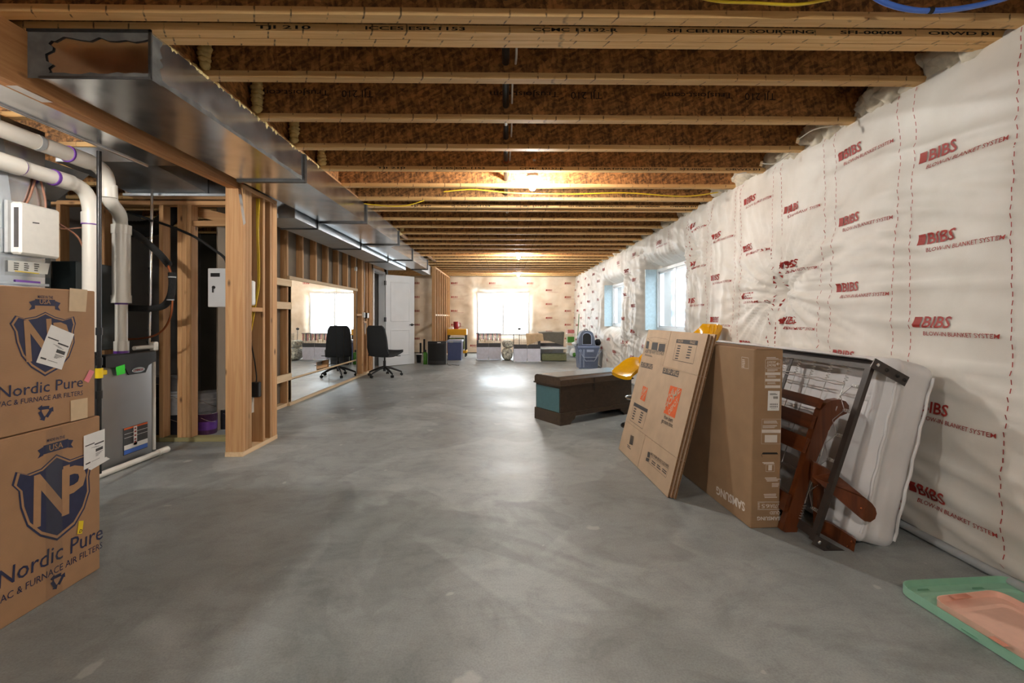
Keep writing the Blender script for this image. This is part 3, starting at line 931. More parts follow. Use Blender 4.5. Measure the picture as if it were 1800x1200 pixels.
for a, b in zip(ys[:-1], ys[1:]):
    mb = MB(); duct_box(mb, DX0, DX1, a + .002, b - .002, DZ0, DZ1); mb.build('duct_section', 'galvanized', t)
mb = MB(); duct_box(mb, DX0, DX1, 6.5, 6.68, DZ0, DZ1, DX0, -1.72, DZ0 - .01); mb.build('duct_reducer', 'galvanized', t)
mb = MB(); duct_box(mb, DX0, -1.72, 6.68, 8.2, DZ0 - .01, DZ1); mb.build('duct_section', 'galvanized', t)
mb = MB(); duct_box(mb, DX0, -1.72, 8.2, 9.77, DZ0 - .01, DZ1); mb.build('duct_section', 'galvanized', t)
mb = MB(); duct_box(mb, DX0, -1.87, 9.8, 11.08, DZ0 - .015, DZ1); mb.build('duct_section', 'galvanized_dull', t)
for y in ys[1:]:
    mb = MB(); ring(mb, DX0, DX1, y - .018, y + .018, DZ0, DZ1); mb.build('duct_seam', 'seam_steel', t)
for y, x in ((8.2, -1.72), (9.78, -1.72)):
    mb = MB(); ring(mb, DX0, x, y - .018, y + .018, DZ0 - .01, DZ1); mb.build('duct_seam', 'seam_steel', t)
# end cap smeared with mastic
y0 = 1.975
mb = MB()
fr_out = [(DX0 - .03, DZ0 - .012), (DX1 + .012, DZ0 - .012), (DX1 + .012, DZ1), (DX0 - .03, DZ1)]
random.seed(3)
def mastic_strip(p, q, w0, w1, nn=14):
    p, q = Vector(p), Vector(q); d = (q - p); nrm = Vector((-d.y, d.x)).normalized()
    vs = []
    for i in range(nn + 1):
        c = p + d * i / nn
        w = w0 + (w1 - w0) * random.random()
        vs += [(c.x, y0 - .006, c.y), (c.x + nrm.x * w, y0 - .004, c.y + nrm.y * w)]
    mb.add(vs, [(2 * i, 2 * i + 2, 2 * i + 3, 2 * i + 1) for i in range(nn)], 0, True)
mastic_strip(fr_out[0], fr_out[1], .02, .03); mastic_strip(fr_out[2], fr_out[3], .03, .055); mastic_strip(fr_out[3], fr_out[0], .07, .11); mastic_strip(fr_out[1], fr_out[2], .008, .014)
vs = []
for i in range(15):      # smear along the right-hand corner
    z = DZ0 - .01 + (DZ1 - DZ0) * i / 14; vs += [(DX1 + .002, y0 - .004, z), (DX1 + .003, y0 + .05 + .02 * random.random(), z)]
mb.add(vs, [(2 * i, 2 * i + 2, 2 * i + 3, 2 * i + 1) for i in range(14)], 0, True)
vs = []
for i in range(30):      # long smear on the lower right edge
    y = y0 + 1.45 * i / 29; vs += [(DX1 + .0025, y, DZ0 - .004), (DX1 + .0025, y, DZ0 + .012 + .016 * random.random())]
mb.add(vs, [(2 * i, 2 * i + 2, 2 * i + 3, 2 * i + 1) for i in range(29)], 0, True)
mb.build('mastic_seal', 'mastic', t)
mb = MB().box((DX0 - .03, y0 - .012, DZ1 - .012), (DX1 + .012, y0 - .004, DZ1)); mb.box((DX0 + .02, y0 - .010, DZ0 - .014), (DX1 + .012, y0 - .003, DZ0 - .004)); mb.box((DX1 + .001, y0 - .012, DZ0 - .012), (DX1 + .012, y0 - .004, DZ1))
mb.build('end_flange', 'seam_steel', t)

t = thing('air_duct', 'second galvanized duct hung lower, between the trunk duct and the mirror wall', 'duct', (-2.1, 4.45, 2.125))
ys = [4.45, 4.98, 6.46, 7.95, 9.36]
for a, b in zip(ys[:-1], ys[1:]):
    mb = MB(); duct_box(mb, -2.49, -2.10, a + .002, b - .002, 2.125, 2.39); mb.build('duct_section', 'galvanized_dull', t)
for y in ys[1:-1]:
    mb = MB(); ring(mb, -2.49, -2.10, y - .016, y + .016, 2.125, 2.39, .012); mb.build('duct_seam', 'seam_steel', t)

# ------------------------------------------------------------------ utility walls: post, studs, header beam
wu = struct(MB().box((-2.29, 3.65, 0), (-2.145, 4.20, .038)).build('wall_utility', 'pale_y'))
def stud(parent, a, b, mat='stud_wood', name='stud'): return MB().box(a, b, ch=.003).build(name, mat, parent)
for k in range(3): stud(wu, (-2.288, 3.652 + .0445 * k, .038), (-2.147, 3.69 + .0445 * k + .005, 2.19))
stud(wu, (-2.288, 3.955, .038), (-2.147, 3.993, 2.19))
stud(wu, (-2.288, 4.075, .038), (-2.147, 4.113, 2.19)); stud(wu, (-2.20, 4.115, .038), (-2.145, 4.195, 2.19))
stud(wu, (-2.235, 3.787, 1.185), (-2.147, 3.954, 1.223), 'plank_y', 'block')
stud(wu, (-2.288, 3.65, 2.19), (-2.147, 4.2, 2.228), 'plank_y', 'top_plate')
bm_ = MB(); YN, YE = -3.1, 3.70
def bx(y): return -2.10 - .087 * (y - 1.65) / 2.05
def bz(y): return 2.14 + .05 * (y - 1.65) / 2.05
for nm, o0, o1, dz in (('beam_ply', 0, -.040, 0), ('beam_ply', -.0415, -.082, .002)):
    mb = MB(); mb.hexa([(bx(YN) + o1, YN, bz(YN) + dz), (bx(YN) + o0, YN, bz(YN) + dz), (bx(YE) + o0, YE, bz(YE) + dz), (bx(YE) + o1, YE, bz(YE) + dz)],
                       [(bx(YN) + o1, YN, CEIL), (bx(YN) + o0, YN, CEIL), (bx(YE) + o0, YE, CEIL), (bx(YE) + o1, YE, CEIL)])
    mb.build('header_beam', 'beam_wood', wu)
pb = Plane(P(100, 195, X=-2.13), (0, 1, .024), (1, 0, 0))
a = [Vector((bx(y) - dx, y, bz(y) - .0015)) for y, dx in ((1.96, .012), (2.12, .012), (2.12, .062), (1.96, .062))]
MB().add(a, [(0, 1, 2, 3)]).build('lumber_tag', 'white_paper', wu)
wx = struct(MB().box((-4.68, 4.10, 0), (-2.29, 4.19, .038)).build('wall_furnace', 'treated_x'))
stud(wx, (-3.17, 4.10, .038), (-3.13, 4.19, 2.165))
for k in range(3): stud(wx, (-3.005 + .044 * k, 4.10, .038), (-2.964 + .044 * k, 4.19, 2.165))
stud(wx, (-2.87, 4.11, 1.975), (-2.29, 4.15, 2.025), 'plank_x', 'block')
stud(wx, (-4.68, 4.10, 2.165), (-2.29, 4.19, 2.204), 'plank_x', 'top_plate')
stud(wx, (-4.1, 4.10, .038), (-4.06, 4.19, 2.165)); stud(wx, (-3.7, 4.10, .038), (-3.66, 4.19, 2.165))
mt = Matrix.Translation((-2.6, 4.3, 2.06)) @ Matrix.Rotation(R(14), 4, 'Y')
MB().box((-.35, -.02, -.045), (.35, .02, .045), mat=mt).build('brace', 'plank_x', wx)

# mirror wall
MW = -2.80
wm_ = struct(MB().box((MW - .09, 4.55, 0), (MW, 9.34, .038)).build('wall_mirror', 'pale_y'))
MB().box((MW - .105, 4.5, 0), (MW - .092, 9.34, SUB)).build('wallboard_back', 'kraft_wallboard', wm_)
for k in range(-2, 9):
    y = 5.76 + .432 * k
    if y > 9.2: break
    stud(wm_, (MW - .09, y - .038, .038), (MW, y, CEIL - .04))
for y in (8.72, 9.02, 9.22, 9.30): stud(wm_, (MW - .09, y - .038, .038), (MW, y, CEIL - .04))
stud(wm_, (MW - .09, 4.55, CEIL - .04), (MW, 10.45, CEIL), 'plank_y', 'top_plate')
for z in (1.53, 1.24, .33): stud(wm_, (MW + .001, 4.98, z), (MW + .036, 5.775, z + .088), 'pale_y', 'block')
stud(wm_, (MW + .001, 5.72, 1.622), (MW + .034, 8.34, 1.668), 'pale_y', 'ledger')
stud(wm_, (MW + .001, 5.72, 0), (MW + .036, 8.9, .036), 'pale_y', 'ledger')
stud(wm_, (MW + .001, 5.78, .328), (MW + .010, 8.30, .352), 'pale_y', 'ledger')
stud(wm_, (MW - .03, 8.39, 1.16), (MW, 8.69, 1.20), 'plank_y', 'block'); stud(wm_, (MW - .03, 8.73, 1.02), (MW, 9.0, 1.06), 'plank_y', 'block')
# mirrors
def mir(y0, y1, z0, z1, label, notch=None, tilt=0):
    x = MW + .012
    pts = [(x, y0, z0), (x, y1, z0), (x, y1, z1), (x, y0, z1)]
    if notch: pts = [(x, y0, z0), (x, notch[0], z0), (x, notch[0], notch[1]), (x, y1, notch[1]), (x, y1, z1), (x, y0, z1)]
    pts = [(p[0] + tilt * (p[1] - y0), p[1], p[2]) for p in pts]
    mb = MB().prism(pts, (.006, 0, 0))
    tag(recalc(mb.build('mirror', 'mirror_silver')), label, 'mirror', 'mirror panels on the stud wall')
seams = [5.79, 7.02, 7.33, 7.66, 7.99, 8.30]
names = ['widest upper wall mirror with a notched lower corner', 'narrow upper wall mirror next to the notched one', 'narrow upper wall mirror third from the open blocks', 'narrow upper wall mirror fourth from the open blocks', 'narrow upper wall mirror closest to the white door']
for k in range(5): mir(seams[k] + .003, seams[k + 1] - .003, .355, 1.62, names[k], (6.56, .475) if k == 0 else None, .0012 * (-1) ** k)
mir(5.793, 7.015, .04, .325, 'low wall mirror strip under the notched mirror'); mir(7.025, 8.297, .04, .325, 'low wall mirror strip closest to the white door')
stud(wm_, (MW - .06, 6.575, .36), (MW, 7.01, .40), 'plank_y', 'block')
# electrical boxes on studs
def ebox(y, z, label, mat='white_plastic', s=(.03, .05, .075)):
    t = thing('outlet_box', label, 'outlet box', (MW, y, z))
    MB().box((MW - .02, y - s[1] / 2, z - s[2] / 2), (MW + s[0] - .015, y + s[1] / 2, z + s[2] / 2), ch=.004).build('shell', mat, t)
    MB().box((MW + s[0] - .015, y - s[1] / 2 + .006, z - s[2] / 2 + .008), (MW + s[0] - .012, y + s[1] / 2 - .006, z + s[2] / 2 - .008)).build('cover', 'white_plastic' if mat != 'white_plastic' else 'grey_trim', t)
ebox(8.335, 2.30, 'white box at the top of a stud above the mirrors, the upper of two'); ebox(8.335, 2.04, 'white box on a stud above the mirrors, the lower of two')
ebox(8.74, 1.18, 'white outlet box on a block between mirrors and door frame', s=(.05, .08, .10)); ebox(8.92, 1.17, 'black outlet box on a block between mirrors and door frame', 'black_plastic', (.06, .11, .11))
cable('white_cable', [(MW - .01, 8.86, 2.35), (MW - .01, 8.88, 1.8), (MW - .01, 8.84, 1.35), (MW - .005, 8.78, 1.23)], .006, 'white_wire', 'white cable running down a stud bay to the outlet boxes')
cable('white_cable', [(MW + .005, 8.80, 1.12), (MW + .01, 8.82, .9), (MW + .005, 8.86, .8), (MW + .005, 8.90, 1.02)], .005, 'white_wire', 'loop of white cable under the outlet boxes')
# doorway
DY0, DY1, DH = 9.43, 10.24, 2.12
wd = struct(MB().box((MW - .1, 9.34, 0), (MW, DY0 - .02, SUB)).box((MW - .1, DY1 + .02, 0), (MW, 10.45, SUB)).box((MW - .1, 9.34, DH + .02), (MW, 10.45, CEIL - .05)).build('wall_door', 'plank_y'))
mb = MB()
for (a, b) in (((DY0 - .05, 0), (DY0, DH)), ((DY1, 0), (DY1 + .05, DH)), ((DY0 - .05, DH), (DY1 + .05, DH + .05))):
    mb.box((MW - .12, a[0], a[1]), (MW + .02, b[0], b[1]))
struct(mb.build('trim_2', 'white_paint'))
struct(MB().box((-4.7, 6.9, 0), (-2.9, 7.0, SUB)).build('wall_storage', 'shaded_wall'))
struct(MB().box((-4.7, 10.45, 0), (-2.79, 10.55, SUB)).build('wall_hall', 'grey_wallboard'))
struct(MB().box((-3.75, 7.0, 0), (-3.7, 10.45, SUB)).build('wall_closet', 'white_paint'))
# door leaf, swung into the room: two raised-moulded panels
hinge = Vector((MW + .045, DY1 - .01, .012)); free = Vector((-2.215, 10.79, .012))
du = (free - hinge); W = du.length; du.normalize(); dn = Vector((du.y, -du.x, 0))       # dn faces the camera
DHT = 2.105
door = bpy.data.objects.new('door_1', None); COL.objects.link(door); struct(door); door.location = hinge
dm = Matrix(((du.x, dn.x, 0, hinge.x), (du.y, dn.y, 0, hinge.y), (0, 0, 1, hinge.z), (0, 0, 0, 1)))
MB().box((0, -.035, 0), (W, 0, DHT), mat=dm, ch=.002).build('door_leaf', 'white_paint', door)
for (z0, z1) in ((.22, .84), (1.02, 1.96)):
    mb = MB(); x0, x1 = .12, W - .12
    for k, (d0, d1, h0, h1) in enumerate(((0, .018, .0005, .007), (.018, .04, .007, .0015))):
        a = [(x0 + d0, z0 + d0), (x1 - d0, z0 + d0), (x1 - d0, z1 - d0), (x0 + d0, z1 - d0)]
        b = [(x0 + d1, z0 + d1), (x1 - d1, z0 + d1), (x1 - d1, z1 - d1), (x0 + d1, z1 - d1)]
        mb.add([dm @ Vector((p[0], h0, p[1])) for p in a] + [dm @ Vector((p[0], h1, p[1])) for p in b], [(i, (i + 1) % 4, 4 + (i + 1) % 4, 4 + i) for i in range(4)])
    mb.build('panel_moulding', 'white_paint', door)
mb = MB().lathe([(.01, 0), (.032, .002), (.032, .008), (.012, .012), (.012, .045), (.004, .046)], n=12, axis='Y')
mb.v = [tuple(dm @ (Vector(v) + Vector((W - .07, 0, .94)))) for v in mb.v]
mb.box((W - .075, .034, .932), (W + .03 - .06, .05, .952), mat=dm); mb.box((W - .16, .034, .930), (W - .06, .048, .954), mat=dm)
mb.build('door_handle', 'black_metal', door)
for z in (.25, 1.02, 1.86):
    MB().box((-.028, -.03, z), (.012, .006, z + .1), mat=dm).build('hinge', 'black_metal', door)

# framed partition at the far left
wp = struct(MB().box((-1.845, 11.1, 0), (-1.756, 14.05, .038)).build('wall_partition', 'pale_y'))
stud(wp, (-1.845, 11.1, CEIL - .04), (-1.756, 14.05, CEIL - .002), 'plank_y', 'top_plate')
for k in range(8):
    y = 11.1 + .4064 * k
    stud(wp, (-1.845, y, .038), (-1.756, y + .04, CEIL - .04))
    if k < 7: stud(wp, (-1.835, y + .041, 1.17), (-1.766, y + .405, 1.21), 'pale_y', 'block')
def rbox(mb, size, r, n=8, mat=None, disp=None, mi=0):
    """rounded box centred on the origin, dense enough to take a displacement"""
    hx = [s / 2 for s in size]; r = min(r, min(hx) * .999)
    def pos(p):
        q = Vector([max(-h + r, min(h - r, c)) for c, h in zip(p, hx)])
        d = Vector(p) - q
        if d.length > 1e-9: d.normalize()
        else: d = Vector((0, 0, 0))
        w = q + d * r
        if disp: w = disp(w, d)
        return mat @ w if mat else w
    def ticks(h):
        t = [-h, -h + r * .3, -h + r * .7, -h + r]; k = max(1, n)
        t += [(-h + r) + (2 * h - 2 * r) * i / k for i in range(1, k)]
        return t + [h - r, h - r * .7, h - r * .3, h]
    for ax in range(3):
        o = [k for k in range(3) if k != ax]
        tu, tv = ticks(hx[o[0]]), ticks(hx[o[1]])
        for sg in (-1, 1):
            vs = []
            for b in tv:
                for a in tu:
                    p = [0, 0, 0]; p[ax] = sg * hx[ax]; p[o[0]] = a; p[o[1]] = b
                    vs.append(pos(p))
            nu = len(tu); fs = []
            for j in range(len(tv) - 1):
                for i in range(nu - 1):
                    q = (j * nu + i, j * nu + i + 1, (j + 1) * nu + i + 1, (j + 1) * nu + i)
                    fs.append(q if (sg == 1) != (ax == 1) else q[::-1])
            mb.add(vs, fs, mi, True)
    return mb
def frame_mat(o, e1, e2, e3):
    e1, e2, e3 = (Vector(e).normalized() for e in (e1, e2, e3))
    return Matrix(((e1.x, e2.x, e3.x, o[0]), (e1.y, e2.y, e3.y, o[1]), (e1.z, e2.z, e3.z, o[2]), (0, 0, 0, 1)))
def bars(mb, pl, p0, p1, n, w, h=.0012, gap=.5, seed=1, mi=0):
    """n short strokes of unreadable small print between two pixels (top to bottom), each w metres long"""
    rnd = random.Random(seed)
    a, b = Vector(pl.px(*p0)), Vector(pl.px(*p1))
    st = (b - a) / max(1, n - 1) if n > 1 else Vector((0, 0))
    for i in range(n):
        c = a + st * i; L = w * (.7 + .3 * rnd.random()); t = (st.length if n > 1 else .006) * (1 - gap) / 2
        mb.add([pl.at(c.x, c.y - t, h), pl.at(c.x + L, c.y - t, h), pl.at(c.x + L, c.y + t, h), pl.at(c.x, c.y + t, h)], [(0, 1, 2, 3)], mi)

# ------------------------------------------------------------------ filter boxes
BXF = -1.84
def carton(name, label, y0, y1, z0, z1, depth=.62):
    t = thing(name, label, 'box', (BXF - depth / 2, (y0 + y1) / 2, z0), 0, 'stacked air filter boxes')
    MB().box((BXF - depth, y0, z0), (BXF, y1, z1), ch=.004).build('carton', 'cardboard', t)
    m = MB().box((BXF - depth / 2 - .0015, y0 - .0012, z1 - .0002), (BXF - depth / 2 + .0015, y1, z1 + .0006)).build('flap_gap', 'cardboard_edge', t)
    return t
NB = Plane((BXF, 2.0, 0), (0, 1, 0), (0, 0, 1))
def filter_print(t, S, usa, made, shield, np_, nordic, hvac, rec):
    nv = MB(); kr = MB()
    text(nv, NB, 'MADE IN THE', made[0], made[1], .012, .01)
    quad_px(nv, NB, usa, .0008)
    a = Vector(NB.px(*usa[3])); b = Vector(NB.px(*usa[2])); d = (b - a)
    text(kr, NB, 'USA', tuple(a + d * .22 + Vector((0, .007))), tuple(a + d * .78 + Vector((0, .007))), abs(NB.px(*usa[0])[1] - NB.px(*usa[3])[1]) * .68, .012, h=.0016, px=False)
    for s_, e in ((-1, usa[0]), (1, usa[1])):      # ribbon tails
        p = Vector(NB.px(*e)); nv.add([NB.at(p.x, p.y - .004, .0007), NB.at(p.x + s_ * .022, p.y - .012, .0007), NB.at(p.x + s_ * .012, p.y - .028, .0007), NB.at(p.x + s_ * .022, p.y - .044, .0007), NB.at(p.x, p.y - .038, .0007)], [(0, 1, 2, 3, 4)])
    pts = [Vector(NB.px(*p)) for p in shield]
    c = sum(pts, Vector((0, 0))) / len(pts)
    for k, (sc, mb, h) in enumerate(((1.0, nv, .0007), (.955, kr, .0011), (.90, nv, .0015))):
        q = [c + (p - c) * sc for p in pts]
        mb.add([NB.at(p.x, p.y, h) for p in q], [tuple(range(len(q)))])
    for ch, a, b, cap in np_: text(kr, NB, ch, a, b, cap, .02, h=.0022 if ch == 'N' else .0028)
    text(nv, NB, 'Nordic Pure', nordic[0], nordic[1], nordic[2], .004)
    text(nv, NB, 'HVAC & FURNACE AIR FILTERS', hvac[0], hvac[1], hvac[2], .002)
    rc = Vector(NB.px(*rec))
    for k in range(3):      # recycling arrows
        a0 = 2 * PI * k / 3 + PI / 6
        for u, v, w in ((0, 1.5, .0065),):
            a, b = rc + Vector((math.cos(a0 + .25), math.sin(a0 + .25))) * .022, rc + Vector((math.cos(a0 + 1.65), math.sin(a0 + 1.65))) * .022
            d = (b - a).normalized(); n_ = Vector((-d.y, d.x))
            nv.add([NB.at(*(a - n_ * w), .001), NB.at(*(b - n_ * w), .001), NB.at(*(b + n_ * w), .001), NB.at(*(a + n_ * w), .001)], [(0, 1, 2, 3)])
            nv.add([NB.at(*(b - n_ * w * 2), .001), NB.at(*(b + d * .016), .001), NB.at(*(b + n_ * w * 2), .001)], [(0, 1, 2)])
    nv.build('printed_artwork', 'navy_print', t); kr.build('reversed_lettering', 'kraft_print', t)
def ship_label(t, quad, S, name='shipping_label'):
    mb = MB(); quad_px(mb, NB, quad, .003); lb = mb.build(name, 'white_paper', t)
    q = [Vector(NB.px(*p)) for p in quad]
    ink = MB()
    def uv(a, b): return q[0] * (1 - a) * (1 - b) + q[1] * a * (1 - b) + q[2] * a * b + q[3] * (1 - a) * b
    def rect(a0, b0, a1, b1): ink.add([NB.at(*uv(*c), .0036) for c in ((a0, b0), (a1, b0), (a1, b1), (a0, b1))], [(0, 1, 2, 3)])
    rect(.06, .31, .5, .34); rect(.5, .36, .95, .40); rect(.55, .53, .9, .62); rect(.08, .84, .3, .88); rect(.35, .86, .75, .87)
    for k in range(4): rect(.55, .66 + .03 * k, .9 - .07 * k, .672 + .03 * k)
    for k in range(3): rect(.35 + .1 * k, .44 + .02 * k, .6 + .1 * k, .448 + .02 * k)
    ink.build('label_print', 'grey_print', lb)
def sc3(p): return (p[0] / 3.53, p[1] / 3.53 + 480)
def sc4(p): return (p[0] / 3.0, p[1] / 3.0 + 720)
lower = carton('filter_box', 'lower brown filter box standing on the concrete beside the grey furnace', 1.33, 2.04, 0, .693)
upper = carton('filter_box', 'upper brown filter box stacked on another, with two masking tape squares', 1.31, 2.016, .697, 1.256)
cap3 = .00245 / 3.53; cap4 = .0024 / 3.0
filter_print(upper, None, [sc3(p) for p in ((216, 160), (341, 166), (338, 204), (216, 200))], [sc3((233, 155)), sc3((327, 160))],
    [sc3(p) for p in ((58, 312), (92, 262), (150, 280), (220, 268), (280, 240), (340, 270), (400, 286), (458, 268), (470, 312), (458, 360), (462, 430), (430, 520), (370, 588), (278, 640), (190, 585), (130, 515), (98, 430), (86, 360))],
    [('N', sc3((160, 545)), sc3((330, 520)), 225 * cap3), ('P', sc3((338, 519)), sc3((430, 506)), 200 * cap3)],
    (sc3((-14, 778)), sc3((513, 703)), 64 * cap3), (sc3((-58, 838)), sc3((512, 755)), 28 * cap3), sc3((279, 861)))
filter_print(lower, None, [sc4(p) for p in ((228, 190), (359, 152), (358, 198), (228, 236))], [sc4((246, 172)), sc4((341, 148))],
    [sc4(p) for p in ((60, 398), (80, 328), (140, 340), (215, 310), (297, 234), (370, 262), (430, 240), (474, 225), (480, 300), (470, 350), (474, 430), (446, 520), (395, 610), (300, 690), (210, 668), (140, 615), (105, 520), (95, 430))],
    [('N', sc4((172, 622)), sc4((362, 540)), 250 * cap4), ('P', sc4((322, 556)), sc4((450, 500)), 235 * cap4)],
    (sc4((-12, 948)), sc4((540, 676)), 82 * cap4), (sc4((-72, 1062)), sc4((538, 726)), 34 * cap4), sc4((301, 898)))
ship_label(upper, [sc3(p) for p in ((312, 318), (456, 378), (378, 599), (219, 553))], 1)
ship_label(lower, [sc4(p) for p in ((438, 138), (549, 100), (549, 262), (438, 318))], 1)
mb = MB(); quad_px(mb, NB, [sc4(p) for p in ((455, 310), (552, 248), (573, 258), (472, 318))], .006); mb.build('label_corner', 'white_paper', lower)
for qd in (((430, 92), (541, 104), (530, 240), (425, 235)), ((436, 790), (541, 772), (541, 895), (436, 920))):
    mb = MB(); quad_px(mb, NB, [sc3(p) for p in qd], .002); mb.build('masking_tape', 'masking_tape', upper)
mb = MB(); quad_px(mb, NB, [sc3(p) for p in ((553, 597), (583, 610), (545, 680), (517, 665))], .0025); mb.build('sticker', 'pink_paper', upper)
mb = MB(); quad_px(mb, NB, [sc4(p) for p in ((413, 586), (438, 584), (430, 652), (404, 655))], .0025); st = mb.build('sticker', 'yellow_paper', lower)
mb = MB(); text(mb, NB, 'D', sc4((413, 648)), sc4((428, 646)), .013, .02, h=.003); mb.build('sticker_letter', 'black_print', st)
mb = MB(); quad_px(mb, NB, [sc4(p) for p in ((238, 108), (325, 92), (325, 955), (238, 1005))], .0032); mb.build('packing_tape', 'tape_film', lower)

# ------------------------------------------------------------------ furnace and its pipes
FX, FY0, FY1, FH = -2.94, 3.29, 3.75, .845
t = thing('furnace', 'grey steel furnace with a black top cap and oval badge', 'furnace', (FX - .35, (FY0 + FY1) / 2, 0))
MB().box((FX - .72, FY0, .01), (FX - .012, FY1, FH - .03), ch=.006).build('cabinet', 'furnace_steel', t)
mb = MB()      # gently bowed door
def fdoor(u, v):
    y = FY0 + .012 + (FY1 - FY0 - .024) * u; b = 1 - (2 * u - 1) ** 2
    return (FX - .012 + .02 * b, y, .03 + (FH - .10) * v)
mb.grid(fdoor, 16, 4); mb.build('door', 'furnace_steel', t)
mb = MB()
y0, y1 = FY0 - .004, FY1 + .004
prof = [(y0, FH), (y0, FH - .075), (y0 + .12, FH - .09), (y0 + .17, FH - .10), (y0 + .20, FH - .155), (y0 + .36, FH - .155), (y0 + .39, FH - .10), (y1 - .03, FH - .08), (y1, FH - .075), (y1, FH)]
mb.prism([(FX + .016, a, b) for a, b in prof], (-.03, 0, 0)); mb.box((FX - .1, y0, FH - .005), (FX + .016, y1, FH + .012), ch=.005)
cp = recalc(mb.build('top_cap', 'black_plastic', t))
PF = Plane((FX + .018, FY0, 0), (0, 1, 0), (0, 0, 1))
mb = MB(); cy, cz = .282, FH - .125
mb.add([PF.at(cy + .062 * math.cos(a) * (1 if abs(math.cos(a)) < .7 else 1), cz + .021 * math.sin(a), .001) for a in [2 * PI * k / 28 for k in range(28)]], [tuple(range(28))]); bd = mb.build('badge', 'chrome', cp)
mb = MB(); text(mb, PF, 'LENNOX', (cy - .048, cz - .009), (cy + .048, cz - .009), .018, .02, h=.002, px=False); mb.build('badge_letters', 'red_print', bd)
mb = MB(); quad_px(mb, PF, [(202, 645), (218, 640), (219, 656), (204, 660)], .006); gs = mb.build('service_sticker', 'green_paper', t)
mb = MB(); PL = Plane((FX + .010, FY0, 0), (0, 1, 0), (0, 0, 1))
mb.box((FX + .004, FY0 + .155, .075), (FX + .008, FY0 + .385, .285)); lb = mb.build('warning_label', 'grey_print', t)
for (a, b, c, d, mt) in ((.158, .27, .382, .283, 'orange_print'), (.158, .08, .382, .112, 'blue_pex'), (.158, .114, .382, .15, 'white_paper'), (.245, .13, .278, .278, 'white_paper'), (.16, .205, .38, .208, 'white_paper'), (.16, .235, .38, .238, 'white_paper')):
    q = MB(); q.add([PL.at(*p, .0004 if mt != 'white_paper' else .0008) for p in ((a, b), (c, b), (c, d), (a, d))], [(0, 1, 2, 3)]); q.build('label_panel', mt, lb)
for z in (.15, .17, .2, .23, .255):
    q = MB(); q.add([PL.at(*p, .0014) for p in ((.252, z), (.270, z), (.270, z + .012), (.252, z + .012))], [(0, 1, 2, 3)]); q.build('label_mark', 'red_print', lb)
# blower / coil casing behind and metal plenum at the left
t = thing('air_handler', 'tall sheet metal plenum with a white control cover, behind the filter boxes', 'plenum', (-3.2, 2.5, 0))
MB().box((-3.55, 2.05, 0), (-2.94, 2.88, 2.32), ch=.006).build('casing', 'galvanized', t)
MB().box((-2.945, 2.05, 1.335), (-2.925, 2.885, 1.35)).build('casing_seam', 'galvanized_dull', t); MB().box((-2.945, 2.05, 2.0), (-2.93, 2.88, 2.01)).build('casing_seam', 'galvanized_dull', t)
q = MB(); q.add([(-2.938, 2.05, 2.32), (-2.938, 2.62, 2.32), (-2.938, 2.70, 1.66), (-2.938, 2.6, 1.66)], [(0, 1, 2, 3)]); q.build('folded_panel', 'galvanized_dull', t)
PA = Plane((-2.938, 2.0, 0), (0, 1, 0), (0, 0, 1))
cv = thing('control_cover', 'white plastic zone control cover screwed to the metal plenum', 'control box', PA.at(*PA.px(50, 410)))
a, b = PA.px(13, 446), PA.px(87, 372)
MB().box((-2.938, 2.0 + a[0] - .02, a[1] + .005), (-2.918, 2.0 + b[0] - .06, b[1] + .01), ch=.004).build('back_plate', 'grey_trim', cv)
MB().box((-2.93, 2.0 + a[0], a[1]), (-2.865, 2.0 + b[0], b[1] + .005), ch=.012).build('cover', 'white_plastic', cv)
q = MB().box((-2.90, 2.0 + a[0] - .001, a[1] + .04), (-2.875, 2.0 + a[0] + .003, b[1] - .03)); q.build('slot', 'grey_print', cv)
q = MB(); pc = Plane((-2.8645, 2.0, 0), (0, 1, 0), (0, 0, 1)); quad_px(q, pc, [(57, 390), (69, 391.5), (69, 393.5), (57, 392)]); q.build('maker_mark', 'grey_print', cv)
dp = thing('document_pouch', 'clear pouch of papers stuck to the metal plenum', 'pouch', PA.at(*PA.px(48, 475)))
q = MB(); quad_px(q, PA, [(12, 457), (86, 463), (82, 482), (12, 477)], .006); q.build('papers', 'white_paper', dp)
q = MB(); quad_px(q, PA, [(24, 475), (67, 480), (67, 481.5), (24, 477)], .007); q.build('yellow_strip', 'yellow_paper', dp)
q = MB(); quad_px(q, PA, [(7, 452), (88, 456), (90, 489), (5, 483)], .010); q.build('sleeve', 'clear_plastic', dp)
q = MB()
for k, (xa, xb) in enumerate(((22, 36), (40, 52), (58, 75))): bars(q, PA, (xa, 462 + k), (xa, 473 + k), 4, .03, .0075, seed=k)
q.build('paper_print', 'grey_print', dp)
q = MB(); quad_px(q, PA, [(26, 491), (70, 495), (70, 503), (26, 500)], .004); tag(q.build('installer_sticker', 'purple_primer'), 'purple installer sticker low on the metal plenum', 'sticker')

t = thing('coil_casing', 'dark sheet metal coil casing standing behind the white vent pipes', 'casing', (-3.5, 3.2, 0))
MB().box((-3.75, 2.95, 0), (-3.30, 3.27, 1.98), ch=.005).build('casing', 'dark_sheet', t)
MB().box((-3.72, 3.3, .88), (-3.15, 3.74, 1.55), ch=.005).build('upper_casing', 'dark_sheet', t)
MB().hexa([(-3.75, 2.95, 1.985), (-3.3, 2.95, 1.985), (-3.3, 3.3, 1.985), (-3.75, 3.3, 1.985)], [(-3.9, 2.9, 2.2), (-3.1, 2.9, 2.2), (-3.1, 3.35, 2.2), (-3.9, 3.35, 2.2)]).build('transition', 'galvanized_dull', t)
